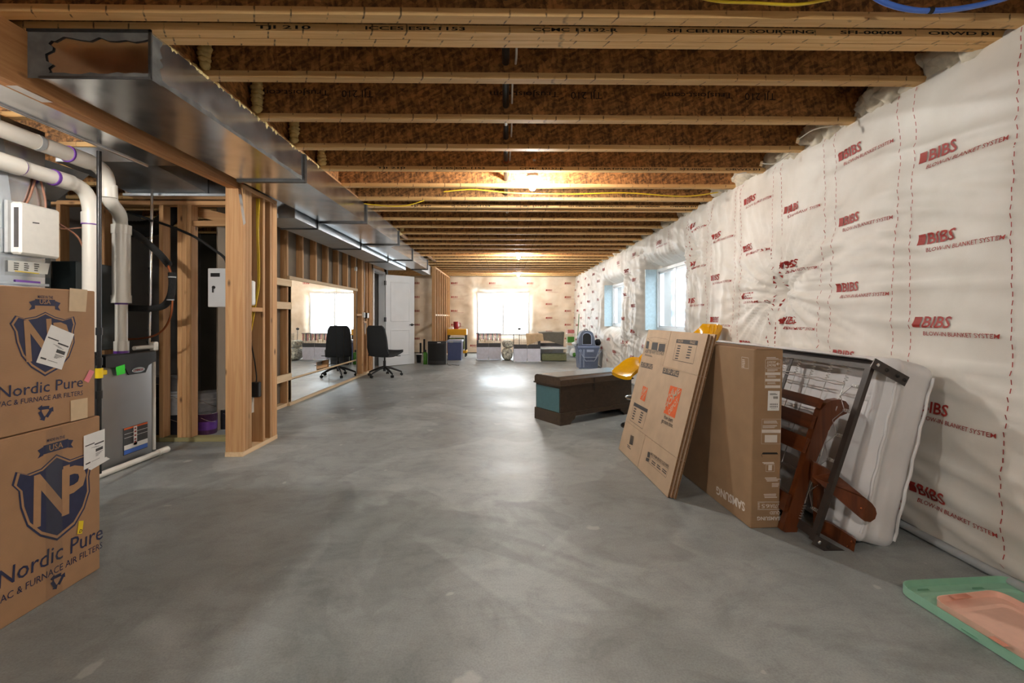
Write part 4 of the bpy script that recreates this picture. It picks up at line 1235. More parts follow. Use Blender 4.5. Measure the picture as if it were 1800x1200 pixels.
# cross ducts of the utility room
t = thing('supply_duct', 'flat galvanized duct crossing the utility room above the furnace', 'duct', (-2.9, 4.0, 2.21))
MB().box((-3.35, 3.95, 2.21), (-2.42, 4.40, 2.385), ch=.004).build('duct_section', 'galvanized', t)
MB().box((-3.36, 3.94, 2.205), (-2.41, 3.955, 2.225)).build('duct_seam', 'galvanized_dull', t)
MB().hexa([(-3.30, 3.30, 2.28), (-2.62, 3.30, 2.28), (-2.62, 3.94, 2.23), (-3.30, 3.94, 2.23)], [(-3.30, 3.30, 2.385), (-2.62, 3.30, 2.385), (-2.62, 3.94, 2.385), (-3.30, 3.94, 2.385)]).build('duct_reducer', 'galvanized_dull', t)
t = thing('return_duct', 'galvanized duct running beside the wooden header beam above the white pipes', 'duct', (-2.4, 1.5, 2.24))
MB().box((-2.62, -1.0, 2.245), (-2.285, 3.28, 2.385), ch=.004).build('duct_section', 'galvanized', t)
MB().tube([(-2.62, -1.0, 2.242), (-2.62, 3.28, 2.242)], .010, 8).build('rolled_edge', 'galvanized', t)

def pipe(name, label, paths, couplings, rings, r, start, parts=('pipe',), mat='white_pvc', bands=()):
    t = thing(name, label, 'pipe', start)
    for k, (p, rr) in enumerate(paths): MB().tube(p, rr, 20).build('pipe', mat, t)
    for (a, b, rr) in couplings: MB().tube([a, b], rr, 20).build('coupling', mat, t)
    for (a, b, rr) in rings: MB().tube([a, b], rr, 20).build('primer_ring', 'purple_primer', t)
    for (a, b, rr) in bands: MB().tube([a, b], rr, 20).build('strap', 'grey_trim', t)
    return t
V = Vector
p1 = [V((-2.78, .6, 2.175)), V((-2.78, 2.98, 2.175))] + bez((-2.78, 3.0, 2.175), (-2.78, 3.12, 2.175), (-2.79, 3.15, 2.12), (-2.80, 3.16, 2.03), 8) + bez((-2.80, 3.165, 2.01), (-2.80, 3.18, 1.90), (-2.98, 3.48, 1.99), (-3.02, 3.52, 1.88), 10)[1:] + [V((-3.02, 3.53, 1.83))]
pipe('vent_pipe', 'upper white vent pipe bending down through a double bend to the furnace', [(p1, .046), ([V((-3.02, 3.53, 1.84)), V((-3.02, 3.53, 1.27))], .058), ([V((-3.02, 3.53, 1.28)), V((-3.02, 3.53, .855))], .040)],
     [((-2.78, 2.86, 2.175), (-2.78, 3.0, 2.175), .052), (V((-2.80, 3.163, 2.07)), V((-2.80, 3.168, 1.98)), .052), ((-3.02, 3.53, 1.86), (-3.02, 3.53, 1.79), .064), ((-3.02, 3.53, 1.31), (-3.02, 3.53, 1.25), .064), ((-3.02, 3.53, .95), (-3.02, 3.53, .87), .048)],
     [((-2.78, 2.852, 2.175), (-2.78, 2.862, 2.175), .0525), ((-3.02, 3.53, 1.25), (-3.02, 3.53, 1.238), .0415), ((-3.02, 3.53, .875), (-3.02, 3.53, .853), .049)], .046, (-3.02, 3.53, .85),
     bands=[((-2.78, 2.66, 2.175), (-2.78, 2.69, 2.175), .0475)])
p2 = [V((-2.87, .6, 2.025)), V((-2.87, 2.94, 2.025))] + bez((-2.87, 2.96, 2.025), (-2.87, 3.06, 2.025), (-2.87, 3.10, 1.99), (-2.87, 3.11, 1.86), 10) + [V((-2.87, 3.11, .9))]
pipe('vent_pipe', 'lower white vent pipe with purple primer rings turning down behind the filter boxes', [(p2, .045)],
     [((-2.87, 2.50, 2.025), (-2.87, 2.66, 2.025), .051), ((-2.87, 2.86, 2.025), (-2.87, 2.97, 2.025), .051), ((-2.87, 3.108, 1.86), (-2.87, 3.11, 1.78), .051)],
     [((-2.87, 2.486, 2.025), (-2.87, 2.502, 2.025), .0515), ((-2.87, 2.658, 2.025), (-2.87, 2.668, 2.025), .0475), ((-2.87, 2.848, 2.025), (-2.87, 2.864, 2.025), .0515), ((-2.87, 3.11, 1.782), (-2.87, 3.11, 1.775), .0515)], .045, (-2.87, 3.11, .9))
t = thing('gas_pipe', 'black iron gas pipe standing before the white vent pipes', 'pipe', (-2.70, 2.985, .3))
MB().tube([(-2.70, 2.985, .1), (-2.70, 2.985, 2.24)], .0135, 12).build('pipe', 'black_pipe', t)
for z in (1.02, .82, .60): MB().tube([(-2.70, 2.985, z), (-2.70, 2.985, z + .05)], .0185, 12).build('fitting', 'black_pipe', t)
v = MB().tube([(-2.70, 2.985, .735), (-2.70, 2.985, .80)], .021, 12); v.box((-2.715, 2.99, .75), (-2.69, 3.04, .785), ch=.006); v.build('valve', 'yellow_paper', t)
t = thing('steel_conduit', 'thin steel conduit standing behind the furnace tied with black cable ties', 'conduit', (-3.12, 3.9, .85))
MB().tube([P(268, 315, Y=3.9), P(265, 470, Y=3.88), P(262, 612, Y=3.86)], .011, 10).build('tube', 'chrome', t)
for (x, y) in ((265.5, 388), (264.5, 472), (263.5, 518), (262.6, 580), (262, 601)):
    MB().tube([P(x, y - 2, Y=3.885), P(x, y + 2, Y=3.885)], .016, 8).build('cable_tie', 'black_rubber', t)
t = thing('refrigerant_line', 'black foam covered copper line looping from the coil beside the furnace', 'pipe', P(228, 542, Y=3.72))
MB().tube(smooth_path([P(x, y, Y=3.74) for x, y in ((215, 400), (240, 412), (262, 430), (282, 448), (297, 466))]), .027, 12).build('foam_sleeve', 'black_foam', t)
MB().tube(smooth_path([P(x, y, Y=3.74) for x, y in ((302, 479), (303, 500), (299, 522), (288, 537), (268, 542), (246, 542), (226, 541))]), .027, 12).build('foam_sleeve', 'black_foam', t)
MB().tube([P(x, y, Y=3.74) for x, y in ((294, 462), (301, 482))], .010, 8).build('copper_tube', 'copper', t)
MB().tube(smooth_path([P(x, y, Y=3.73) for x, y in ((303, 528), (300, 555), (288, 578), (270, 590), (245, 595), (224, 596))]), .008, 8).build('copper_tube', 'copper', t)
for (x, y) in ((302.5, 487), (299, 527)): MB().tube([P(x, y - 1, Y=3.74), P(x, y + 1, Y=3.74)], .029, 12).build('zip_tie', 'grey_trim', t)
t = thing('condensate_pipe', 'white drain pipe stub with elbow on the furnace top', 'pipe', (-2.97, 3.7, FH))
MB().tube([(-2.98, 3.60, FH + .045), (-2.98, 3.78, FH + .045)], .017, 10).build('pipe', 'white_pvc', t)
MB().box((-3.005, 3.78, FH + .01), (-2.955, 3.825, FH + .085), ch=.008).build('tee', 'white_pvc', t)
MB().tube([(-2.98, 3.80, FH), (-2.98, 3.80, .02)], .014, 10).build('riser', 'white_pvc', t)
t = thing('floor_drain_pipe', 'white plastic drain pipe lying on the concrete along the furnace', 'pipe', (-2.86, 3.5, 0))
MB().tube([(-2.865, 2.9, .024), (-2.86, 3.70, .024)], .022, 12).build('pipe', 'white_pvc', t)
MB().tube([(-2.86, 3.69, .024), (-2.86, 3.79, .024)], .027, 12).build('elbow', 'white_pvc', t)
t = thing('flex_duct', 'black flexible duct drooping behind the steel conduit', 'duct', P(295, 350, Y=4.55))
pts = smooth_path([P(x, y, Y=Yq) for x, y, Yq in ((293, 352, 4.36), (299, 366, 4.45), (297, 380, 4.5), (280, 396, 4.5), (255, 402, 4.5), (225, 402, 4.5))], 10)
MB().tube(pts, [.075 + .006 * (k % 2) for k in range(len(pts))], 14).build('hose', 'black_rubber', t)
cable('black_cable', [P(x, y, Y=4.09) for x, y in ((224, 372), (262, 385), (300, 398), (340, 415), (375, 438), (396, 455), (402, 480))], .012, 'black_rubber', 'thick black cable sagging from the vent pipe to the wall post')
cable('brown_wire', [P(x, y, X=-2.93) for x, y in ((62, 314), (56, 335), (48, 355), (34, 370))], .006, 'brown_wire', 'brown thermostat wire dropping from the lower pipe to the control cover', 'wire', group='thermostat wires')
cable('brown_wire', [P(x, y, X=-2.92) for x, y in ((71, 316), (76, 335), (80, 355), (80, 376))], .006, 'brown_wire', 'brown thermostat wire running behind the control cover edge', 'wire', group='thermostat wires')
cable('brown_wire', [P(x, y, X=-2.90) for x, y in ((36, 368), (62, 366), (80, 376), (95, 388), (118, 402), (138, 418), (150, 446))], .006, 'brown_wire', 'brown wire bundle trailing from the control cover to the dark casing', 'wire', group='thermostat wires')
cable('brown_wire', [P(x, y, X=-2.90) for x, y in ((90, 397), (112, 402), (150, 399), (175, 394))], .005, 'brown_wire', 'brown wire crossing behind the gas pipe', 'wire', group='thermostat wires')
cable('brown_wire', [P(x, y, Y=4.05) for x, y in ((235, 348), (246, 339), (254, 334))], .006, 'brown_wire', 'short brown wires poking down under the crossing duct', 'wire')

# lock box, charger, wall bits
t = thing('lock_box', 'white metal box with a key in its lock, behind the wall post', 'lock box', (-2.7, 4.25, 1.25))
MB().box((-2.815, 4.23, 1.235), (-2.50, 4.33, 1.60), ch=.006).build('housing', 'white_paint', t)
MB().box((-2.785, 4.226, 1.52), (-2.70, 4.232, 1.555)).build('window', 'black_plastic', t)
q = MB().lathe([(.014, 0), (.014, -.012), (.004, -.013)], (-2.755, 4.23, 1.42), 12, axis='Y'); q.box((-2.758, 4.205, 1.37), (-2.752, 4.22, 1.42)); q.build('key_lock', 'black_metal', t)
MB().box((-2.7, 4.33, .0), (-2.66, 4.41, 2.12)).build('stud', 'stud_wood', wx)
t = thing('wall_charger', 'black plug charger on a white cover plate inside the post wall', 'charger', (-2.2, 3.9, .42))
MB().box((-2.235, 3.90, .30), (-2.225, 3.955, .52)).build('cover_plate', 'white_plastic', t)
MB().box((-2.222, 3.90, .44), (-2.155, 3.945, .57), ch=.006).build('plug', 'black_plastic', t)
MB().tube(smooth_path([(-2.19, 3.925, .57), (-2.19, 3.93, .62), (-2.2, 3.92, .75), (-2.21, 3.88, .95), (-2.2, 3.86, 1.18)]), .005, 6).build('cord', 'black_rubber', t)
for k, dx in enumerate((0, .012, .026)):
    cable('yellow_cable', [(-2.19 + dx, 3.93, 2.18), (-2.185 + dx, 3.925 - .01 * k, 1.9), (-2.18 + dx * .6, 3.93, 1.6), (-2.18 + dx * .5, 3.93, 1.4), (-2.20 + dx, 3.89, 1.24), (-2.22, 3.85, 1.05 - .1 * k)], .005, 'yellow_wire', 'yellow cable stapled down the stud of the post wall', group='yellow cables on the post wall')
q = MB(); q.add([P(x, y, Y=3.645) for x, y in ((417, 318), (421, 318), (426, 350), (432, 392), (428, 396), (421, 352))], [(0, 1, 2, 3, 4, 5)])
tag(q.build('hanging_strap', 'chrome'), 'crumpled silver strap hanging in front of the wall post', 'strap')
q = MB(); q.add([P(x, y, Y=3.70) for x, y in ((424, 322), (428, 321), (428, 338), (424, 340))], [(0, 1, 2, 3)])
tag(q.build('flag_tape', 'orange_flag'), 'scrap of orange tape beside the silver strap', 'tape')
tag(MB().box((-2.20, 3.80, 1.24), (-2.155, 3.86, 1.45), ch=.01).build('meter_cover', 'white_plastic'), 'white plastic meter cover beside the yellow cables', 'meter')
tag(MB().box((-2.33, 4.04, 2.05), (-2.31, 4.07, 2.075)).build('indicator_light', 'orange_flag'), 'tiny red indicator light high behind the post wall', 'indicator')

# paint cans and buckets behind the framed wall
flat('can_purple', srgb(84, 46, 84), .4); flat('can_dark', srgb(40, 40, 48), .35); flat('can_grey', srgb(120, 122, 126), .45); flat('bucket_white', srgb(196, 200, 206), .5)
def can(x, y, r, h, mat, label, z=0, band=None, handle=True, name='paint_can'):
    t = thing(name, label, 'paint can' if name == 'paint_can' else 'bucket', (x, y, z), 0, 'cans and buckets behind the framed wall')
    MB().lathe([(r * .97, 0), (r, .006), (r, h - .008), (r * 1.03, h - .006), (r * 1.03, h)], (x, y, z), 20).build('body', mat, t)
    MB().lathe([(r * .9, h), (r * .93, h + .004), (r * .8, h + .001)], (x, y, z), 20).build('lid', 'chrome' if name == 'paint_can' else mat, t)
    if band: MB().lathe([(r * 1.004, h * .22), (r * 1.006, h * .24), (r * 1.006, h * .62), (r * 1.004, h * .64)], (x, y, z), 20).build('label_band', band, t)
    if name == 'bucket':
        for k in (.72, .82): MB().lathe([(r * 1.0, h * k), (r * 1.05, h * k + .004), (r * 1.05, h * k + .010), (r, h * k + .014)], (x, y, z), 20).build('rib', mat, t)
    if handle: MB().tube([V((x, y - r * 1.03, z + h * .85)) + V((r * 1.05 * math.sin(a), r * .9 * (1 - math.cos(a)) * .9, -h * .25 * math.sin(a))) for a in [PI * k / 8 for k in range(9)]], .0025, 5).build('wire_handle', 'chrome', t)
    return t
can(-2.935, 4.32 + .085, .083, .195, 'can_purple', 'purple paint can with a pink label just behind the framed wall plate', band='purple_primer')
can(-2.86, 4.62, .083, .195, 'can_dark', 'dark paint can behind the purple can')
can(-2.74, 4.90, .09, .20, 'can_dark', 'dark can with a white disc label behind two other cans', band='white_paper')
can(-3.22, 4.38, .085, .195, 'can_dark', 'dark can on the floor between two studs')
can(-3.2, 4.39, .10, .22, 'bucket_white', 'white bucket on a dark can between two studs', z=.20, name='bucket')
can(-3.19, 4.39, .09, .15, 'can_grey', 'grey can on top of the white bucket', z=.43)
can(-3.42, 4.37, .10, .36, 'can_dark', 'tall dark bucket behind the furnace corner', name='bucket', handle=False)
can(-3.42, 4.37, .085, .19, 'can_dark', 'dark can on top of the tall dark bucket', z=.37)
can(-3.10, 4.67, .13, .36, 'bucket_white', 'white ribbed bucket behind the triple stud', name='bucket')
# ------------------------------------------------------------------ big television carton
A = V((1.317, 2.372, 0)); e2 = V((-.045, .999, 0)).normalized(); e1 = V((e2.y, -e2.x, 0)); e3 = (V((0, 0, 1)) + e1 * .024).normalized()
TW, TL, TH = .162, 1.60, .965
t = thing('television_box', 'tall brown television carton standing on edge, printing upside down', 'box', A)
m = frame_mat(A, e1, e2, e3)
MB().box((0, 0, .001), (TW, TL, TH), mat=m, ch=.004).build('carton', 'cardboard_tv', t)
PE = Plane(A, e1, e3); PE.o = A - PE.n * 0
if PE.n.y > 0: PE.n = -PE.n
PE.o = A + PE.n * .0002
PS = Plane(A, -e2, e3)
def s3(p): return (p[0] / 7.06 + 1310, p[1] / 7.06 + 600)
def s4(p): return (p[0] / 6.667 + 1310, p[1] / 6.667 + 760)
cT = .00304
def fw(nm='printed_text'):
    global w
    w.build(nm, 'white_print', t); w = MB()
w = MB()
frame_px(w, PE, [s3(p) for p in ((250, 225), (443, 225), (441, 325), (247, 325))], .0014)
text(w, PE, 'FRONT', s3((378, 276)), s3((264, 276)), 33 / 7.06 * cT, .02); text(w, PE, 'AVANT', s3((378, 242)), s3((266, 242)), 27 / 7.06 * cT, .02)
q = [s3(p) for p in ((386, 274), (428, 274), (428, 282), (386, 282))]; quad_px(w, PE, q); quad_px(w, PE, [s3(p) for p in ((382, 278), (404, 258), (410, 264), (396, 278), (410, 292), (404, 298))])
fw('handling_mark')
frame_px(w, PE, [s3(p) for p in ((248, 335), (438, 335), (432, 578), (242, 578))], .001)
for y in (383, 463, 543): quad_px(w, PE, [s3(p) for p in ((248, y), (434, y), (434, y + 32), (246, y + 32))])
bars(w, PE, s3((262, 198)), s3((262, 214)), 2, .07); bars(w, PE, s3((270, 348)), s3((270, 368)), 3, .06, seed=2); bars(w, PE, s3((270, 425)), s3((270, 445)), 3, .06, seed=3); bars(w, PE, s3((270, 508)), s3((270, 525)), 3, .06, seed=4)
fw('notice_panel')
frame_px(w, PE, [s3(p) for p in ((206, 962), (442, 962), (438, 1130), (203, 1130))], .001); quad_px(w, PE, [s3(p) for p in ((204, 1092), (438, 1092), (438, 1130), (203, 1130))])
bars(w, PE, s3((228, 985)), s3((228, 1014)), 4, .08, seed=5); bars(w, PE, s3((215, 1042)), s3((215, 1072)), 4, .085, seed=6)
frame_px(w, PE, [s4(p) for p in ((190, 5), (412, 5), (410, 132), (188, 132))], .001); quad_px(w, PE, [s4(p) for p in ((228, 27), (374, 27), (372, 115), (226, 115))])
fw('notice_panel')
bars(w, PE, s4((200, 352)), s4((215, 364)), 2, .08, seed=7); frame_px(w, PE, [s4(p) for p in ((243, 377), (340, 377), (338, 457), (241, 457))], .0014); quad_px(w, PE, [s4(p) for p in ((270, 380), (313, 380), (311, 443), (268, 443))])
fw('handling_mark')
bars(w, PE, s4((228, 532)), s4((250, 566)), 3, .085, seed=8); bars(w, PE, s4((310, 597)), s4((310, 631)), 3, .048, seed=9); bars(w, PE, s4((215, 724)), s4((225, 760)), 3, .08, seed=10)
fw('small_print')
for y in (810, 897): quad_px(w, PE, [s4(p) for p in ((143, y), (412, y), (412, y + 5), (143, y + 5))])
text(w, PE, 'Q70A', s4((413, 838)), s4((290, 838)), 46 / 6.667 * cT, .002); text(w, PE, '65', s4((282, 838)), s4((190, 838)), 46 / 6.667 * cT, .002); text(w, PE, 'I', s4((286, 838)), s4((284, 838)), .022)
bars(w, PE, s4((145, 832)), s4((145, 882)), 4, .012, seed=11); bars(w, PE, s4((145, 822)), s4((145, 824)), 2, .045, seed=11)
text(w, PE, 'QLED', s4((407, 922)), s4((286, 922)), 36 / 6.667 * cT, .01); text(w, PE, 'SAMSUNG', s4((406, 985)), s4((138, 985)), 42 / 6.667 * cT, .03)
fw('maker_name')
text(w, PS, 'SAMSUNG', (1309.5, 884), (1259.5, 854), .047, .03)
fw('maker_name')
frame_px(w, PS, [(1304, 627), (1316, 629), (1316, 648), (1304, 646)], .002); bars(w, PS, (1305, 632), (1305, 644), 5, .03, seed=12)
fw('handling_mark')
q = MB(); quad_px(q, PE, [s3(p) for p in ((282, 611), (427, 614), (417, 857), (273, 857))], .0015); lb = q.build('barcode_label', 'white_paper', t)
q = MB()
for k in range(12):
    x0 = 298 + 8.5 * k; ww = 2 + 4 * ((k * 7) % 3) / 2
    for (ya, yb) in ((768, 788), (797, 817)): quad_px(q, PE, [s3(p) for p in ((x0, ya), (x0 + ww, ya), (x0 + ww, yb), (x0, yb))], .0022)
for k in range(6): quad_px(q, PE, [s3(p) for p in ((345 + k * 10, 680), (351 + k * 10, 680), (351 + k * 10, 710), (345 + k * 10, 710))], .0022)
bars(q, PE, s3((302, 645)), s3((302, 660)), 3, .045, .0022); bars(q, PE, s3((315, 828)), s3((315, 831)), 2, .035, .0022)
q.build('label_print', 'black_print', lb)
q = MB(); a = [V(PE.px(*s4(p))) for p in ((205, 232), (370, 232), (388, 258), (376, 294), (200, 294), (187, 262))]
q.add([PE.at(p.x, p.y, .0012) for p in a], [tuple(range(6))]); hc = q.build('hand_hole', 'black_print', t)
q = MB(); a = [V(PE.px(*s4(p))) for p in ((190, 254), (386, 254), (376, 294), (200, 294))]; q.add([PE.at(p.x, p.y, .002) for p in a], [(0, 1, 2, 3)]); q.build('tucked_flap', 'cardboard_tv', hc)
q = MB().box((.012, .0, TH), (TW - .012, TL, TH + .0012), mat=m); q.build('top_seam', 'cardboard_edge', t)

# ------------------------------------------------------------------ flattened moving boxes
B0 = V((.973, 3.82, 0)); B1 = V((1.017, 2.783, 0))
hu = (B1 - B0); HW = hu.length; hu.normalize(); hv = V((.248, .012, .968)); HH = 1.065
PH = Plane(B0, hu, hv)
def r1(p): return (p[0] / 7.06 + 1085, p[1] / 7.06 + 570)
def r2(p): return (p[0] / 6.316 + 1085, p[1] / 6.316 + 700)
sa = PH.px(*r1((660, 100))); sb = PH.px(*r1((570, 515))); sc_ = PH.px(*r2((315, 410))); sd = PH.px(*r2((217, 770)))
US = (sa[0] + sb[0] + sc_[0] + sd[0]) / 4
VT, VB = sb[1], sc_[1]
grp = 'flattened moving boxes leaning on the television carton'
hlabels = ('front flattened moving box with an orange square logo', 'second flattened moving box, pressed behind the one with the logo', 'third flattened moving box, between the others and the television carton')
for k in range(3):
    off = -.0085 - .0165 * k; du = .012 * k; dz = (.0, -.006, .008)[k]
    th = .0075
    t = thing('moving_box', hlabels[k], 'box', PH.at(0, 0, off), 0, grp)
    def leaf(u0, u1, v0, v1, nm, o=off):
        # a folded double wall panel with rough edge
        vs = [PH.at(u0 + du, v0, o), PH.at(u1 + du, v0, o), PH.at(u1 + du, v1, o), PH.at(u0 + du, v1, o)]
        vs2 = [p + PH.n * th for p in vs]
        MB().hexa(vs, vs2).build(nm, 'cardboard_tan', t)
    lo = .004 + abs(dz)
    leaf(0, HW, VB + .002, VT - .002, 'side_panel')
    leaf(0, US - .003, VT, HH + dz, 'flap'); leaf(US + .003, HW, VT, HH + dz, 'flap')
    leaf(0, US - .003, lo, VB, 'flap'); leaf(US + .003, HW, lo, VB, 'flap')
    # brown corrugated edge facing the camera
    e = MB()
    for (v0, v1) in ((lo, VB), (VB + .002, VT - .002), (VT, HH + dz)):
        n_ = 24; vs = []
        for i in range(n_ + 1):
            v = v0 + (v1 - v0) * i / n_
            vs += [PH.at(HW + du + .0008 + .0012 * (i % 2), v, off - .003), PH.at(HW + du + .0008 + .0012 * ((i + 1) % 2), v, off + th - .001)]
        e.add(vs, [(2 * i, 2 * i + 2, 2 * i + 3, 2 * i + 1) for i in range(n_)])
    e.build('cut_edge', 'cardboard_edge', t)
    # second wall of the folded box behind
    leaf(.004, HW - .006, lo + .01, HH + dz - .008, 'back_panel', off - .0078)
    if k == 0: hd = t
PH.o = PH.o + PH.n * 0.0
def fg(nm):
    global g
    g.build(nm, 'grey_print', hd); g = MB()
g = MB(); PHt = PH
hh = .0075 - .0085 + .0012
def tq(pts, mb, h=None): quad_px(mb, PH, pts, hh if h is None else h)
tq([r1(p) for p in ((740, 185), (1003, 205), (995, 258), (730, 228))], g)
frame_px(g, PH, [r1(p) for p in ((740, 185), (1003, 205), (940, 490), (688, 438))], .003, hh)
for i in range(6):
    tq([r1(p) for p in ((752 - 7 * i, 258 + 31 * i), (790 - 7 * i, 262 + 31 * i), (788 - 7 * i, 276 + 31 * i), (750 - 7 * i, 272 + 31 * i))], g)
    if i < 5: tq([r1(p) for p in ((884 - 8 * i, 272 + 33 * i), (930 - 8 * i, 278 + 33 * i), (927 - 8 * i, 292 + 33 * i), (881 - 8 * i, 286 + 33 * i))], g)
fg('room_table')
# stacking diagram
for (x0, x1, ya) in ((360, 400, 205), (430, 508, 222), (515, 600, 238)):
    tq([r1(p) for p in ((x0 + 6, ya), (x1, ya + 6), (x1 - 14, ya + 100), (x0 - 8, ya + 90))], g)
frame_px(g, PH, [r1(p) for p in ((378, 172), (470, 158), (622, 186), (612, 236), (440, 218))], .0015, hh)
text(g, PH, 'A BETTER WAY TO STACK', r1((342, 352)), r1((575, 386)), .032, .01, h=hh); bars(g, PH, r1((345, 368)), r1((342, 380)), 2, .2, hh, seed=3)
fg('stacking_diagram')
tq([r1(p) for p in ((575, 535), (770, 580), (755, 655), (560, 605))], g); fg('size_panel'); tq([r1(p) for p in ((302, 463), (443, 495), (435, 558), (290, 525))], g)
fg('size_panel')
tq([r2(p) for p in ((190, 42), (340, 122), (330, 160), (182, 80))], g); frame_px(g, PH, [r2(p) for p in ((188, 44), (340, 124), (280, 340), (140, 238))], .003, hh)
for i in range(5):
    tq([r2(p) for p in ((190 - 7 * i, 102 + 27 * i), (214 - 7 * i, 116 + 27 * i), (210 - 7 * i, 128 + 27 * i), (186 - 7 * i, 114 + 27 * i))], g)
    tq([r2(p) for p in ((264 - 7 * i, 146 + 26 * i), (292 - 7 * i, 162 + 26 * i), (288 - 7 * i, 174 + 26 * i), (260 - 7 * i, 158 + 26 * i))], g)
fg('room_table')
text(g, PH, 'How doers', r2((516, 222)), r2((612, 268)), .030, .012, h=hh); text(g, PH, 'get more done.', r2((488, 262)), r2((614, 326)), .030, .012, h=hh)
fg('slogan')
for i in range(9): tq([r2(p) for p in ((150 + 4.2 * i, 405 + 2 * i), (152 + 4.2 * i, 406 + 2 * i), (136 + 4.2 * i, 505 + 2 * i), (133 + 4.2 * i, 504 + 2 * i))], g)
bars(g, PH, r2((114, 512)), r2((112, 530)), 2, .09, hh)
fg('barcode')
tq([r2(p) for p in ((340, 590), (366, 600), (360, 660), (332, 650))], g); tq([r2(p) for p in ((322, 655), (358, 670), (346, 705), (316, 690))], g)
text(g, PH, 'MADE FROM 100% RECYCLED PAPER', r2((370, 628)), r2((568, 775)), .020, .006, h=hh)
frame_px(g, PH, [r2(p) for p in ((374, 645), (568, 782), (540, 880), (350, 714))], .002, hh)
for i in range(3): bars(g, PH, r2((385 + 58 * i, 690 + 44 * i)), r2((380 + 58 * i, 712 + 44 * i)), 2, .07, hh, seed=i)
fg('recycling_panel')
k_ = MB()
text(k_, PH, 'EXTRA LARGE', r1((576, 592)), r1((752, 640)), .048, .012, h=hh + .001); k_.build('size_lettering', 'cardboard_tan', hd); k_ = MB(); text(k_, PH, 'EXTRA LARGE', r1((300, 518)), r1((432, 548)), .045, .012, h=hh + .001)
k_.build('size_lettering', 'cardboard_tan', hd); k_ = MB()
text(k_, PH, 'PLACE IN', r1((748, 219)), r1((812, 227)), .02, .01, h=hh + .001); text(k_, PH, 'FRAGILE', r1((900, 236)), r1((965, 244)), .02, .01, h=hh + .001)
k_.build('table_heading', 'cardboard_tan', hd)
o_ = MB(); big = [r1(p) for p in ((660, 757), (803, 800), (712, 1165), (575, 1095))]; sm = [r1(p) for p in ((322, 760), (380, 790), (338, 960), (283, 925))]
tq(big, o_); o_.build('logo_square', 'orange_print', hd); o_ = MB(); tq(sm, o_); o_.build('logo_square', 'orange_print', hd)
l_ = MB()
def home(quad, sc=1):
    q = [V(PH.px(*p)) for p in quad]      # tl, tr, br, bl
    def uv(a, b): return q[0] * (1 - a) * (1 - b) + q[1] * a * (1 - b) + q[2] * a * b + q[3] * (1 - a) * b
    for s, a, b, c in (('THE', (.10, .56), (.48, .18), .16), ('HOME', (.06, .90), (.94, .10), .20), ('DEPOT', (.50, .98), (1.0, .44), .16)):
        p0, p1 = uv(*a), uv(*b)
        text(l_, PH, s, tuple(p0), tuple(p1), (q[1] - q[0]).length * c * 1.25, .02, h=hh + .001, px=False)
home(big); l_.build('logo_lettering', 'cardboard_tan', hd); l_ = MB(); home(sm); l_.build('logo_lettering', 'cardboard_tan', hd)

# ------------------------------------------------------------------ bagged mattress leaning on the blanket wall
mo = V((1.815, 2.175, .0)); tilt = V((.235, 0, .97)).normalized(); nrm = V((tilt.z, 0, -tilt.x))
t = thing('mattress', 'mattress sealed in a white plastic bag leaning against the blanket wall', 'mattress', mo)
ML, MH_, MT = 1.92, .93, .235
mm = frame_mat(mo + tilt * (MH_ / 2 + .005) + V((0, ML / 2, 0)) + nrm * .0, nrm, (0, 1, 0), tilt)
def mdisp(p, d):
    n = mnoise.noise
    k = .012 * n(V((p.x * 6, p.y * 3.5, p.z * 4))) + .007 * (1 - abs(n(V((p.x * 4 + 3, p.y * 11 + p.z * 2, p.z * 2.5))))) ** 3
    q = p + d * k
    if p.y < -ML / 2 + .12:      # gathered folds down the near end
        q = q + V((0, -.010 * math.sin(p.x * 75) * math.exp(-((p.x + .07) / .06) ** 2), 0))
    return q
mb = MB(); rbox(mb, (MT, ML, MH_), .055, 22, mm, mdisp); mb.build('bag', 'mattress_wrap', t)
sm_ = MB()
for xx in (-.075, .095):
    pts = [mm @ V((xx, -ML / 2 - .006, -MH_ / 2 + .05 + (MH_ - .1) * i / 20)) + V((.004 * math.sin(i * 1.7), 0, 0)) for i in range(21)]
    sm_ = MB().tube(pts, .007, 6); sm_.build('bag_seam', 'mattress_wrap', t)

# ------------------------------------------------------------------ folding bed frame with wire springs
fo = V((1.545, 2.20, .03)); fv = V((.290, 0, .868)); FHh = fv.length; fv.normalize(); FL = 1.86
fn_ = V((fv.z, 0, -fv.x))
t = thing('folding_bed', 'dark steel bed frame with wire spring netting, leaning on the bagged mattress', 'bed', fo)
mf = frame_mat(fo, (0, 1, 0), fv, fv.cross(V((0, 1, 0))) * -1 if False else V((0, 1, 0)).cross(fv))   # x along room, y up the lean, z = normal
zn = V((0, 1, 0)).cross(fv)
def fp_(a, b, c=0): return fo + V((0, a, 0)) + fv * b + fn_ * c
def obar(p0, p1, w, hgt, name, mat='rail_paint', par=None, updir=None):
    p0, p1 = V(p0), V(p1); d = (p1 - p0).normalized(); u = (updir or fn_); s = d.cross(u).normalized(); u = s.cross(d).normalized()
    a = [p0 + s * x + u * y for x, y in ((-w / 2, -hgt / 2), (w / 2, -hgt / 2), (w / 2, hgt / 2), (-w / 2, hgt / 2))]
    b = [p + (p1 - p0) for p in a]
    return recalc(MB().hexa(a, b).build(name, mat, par))
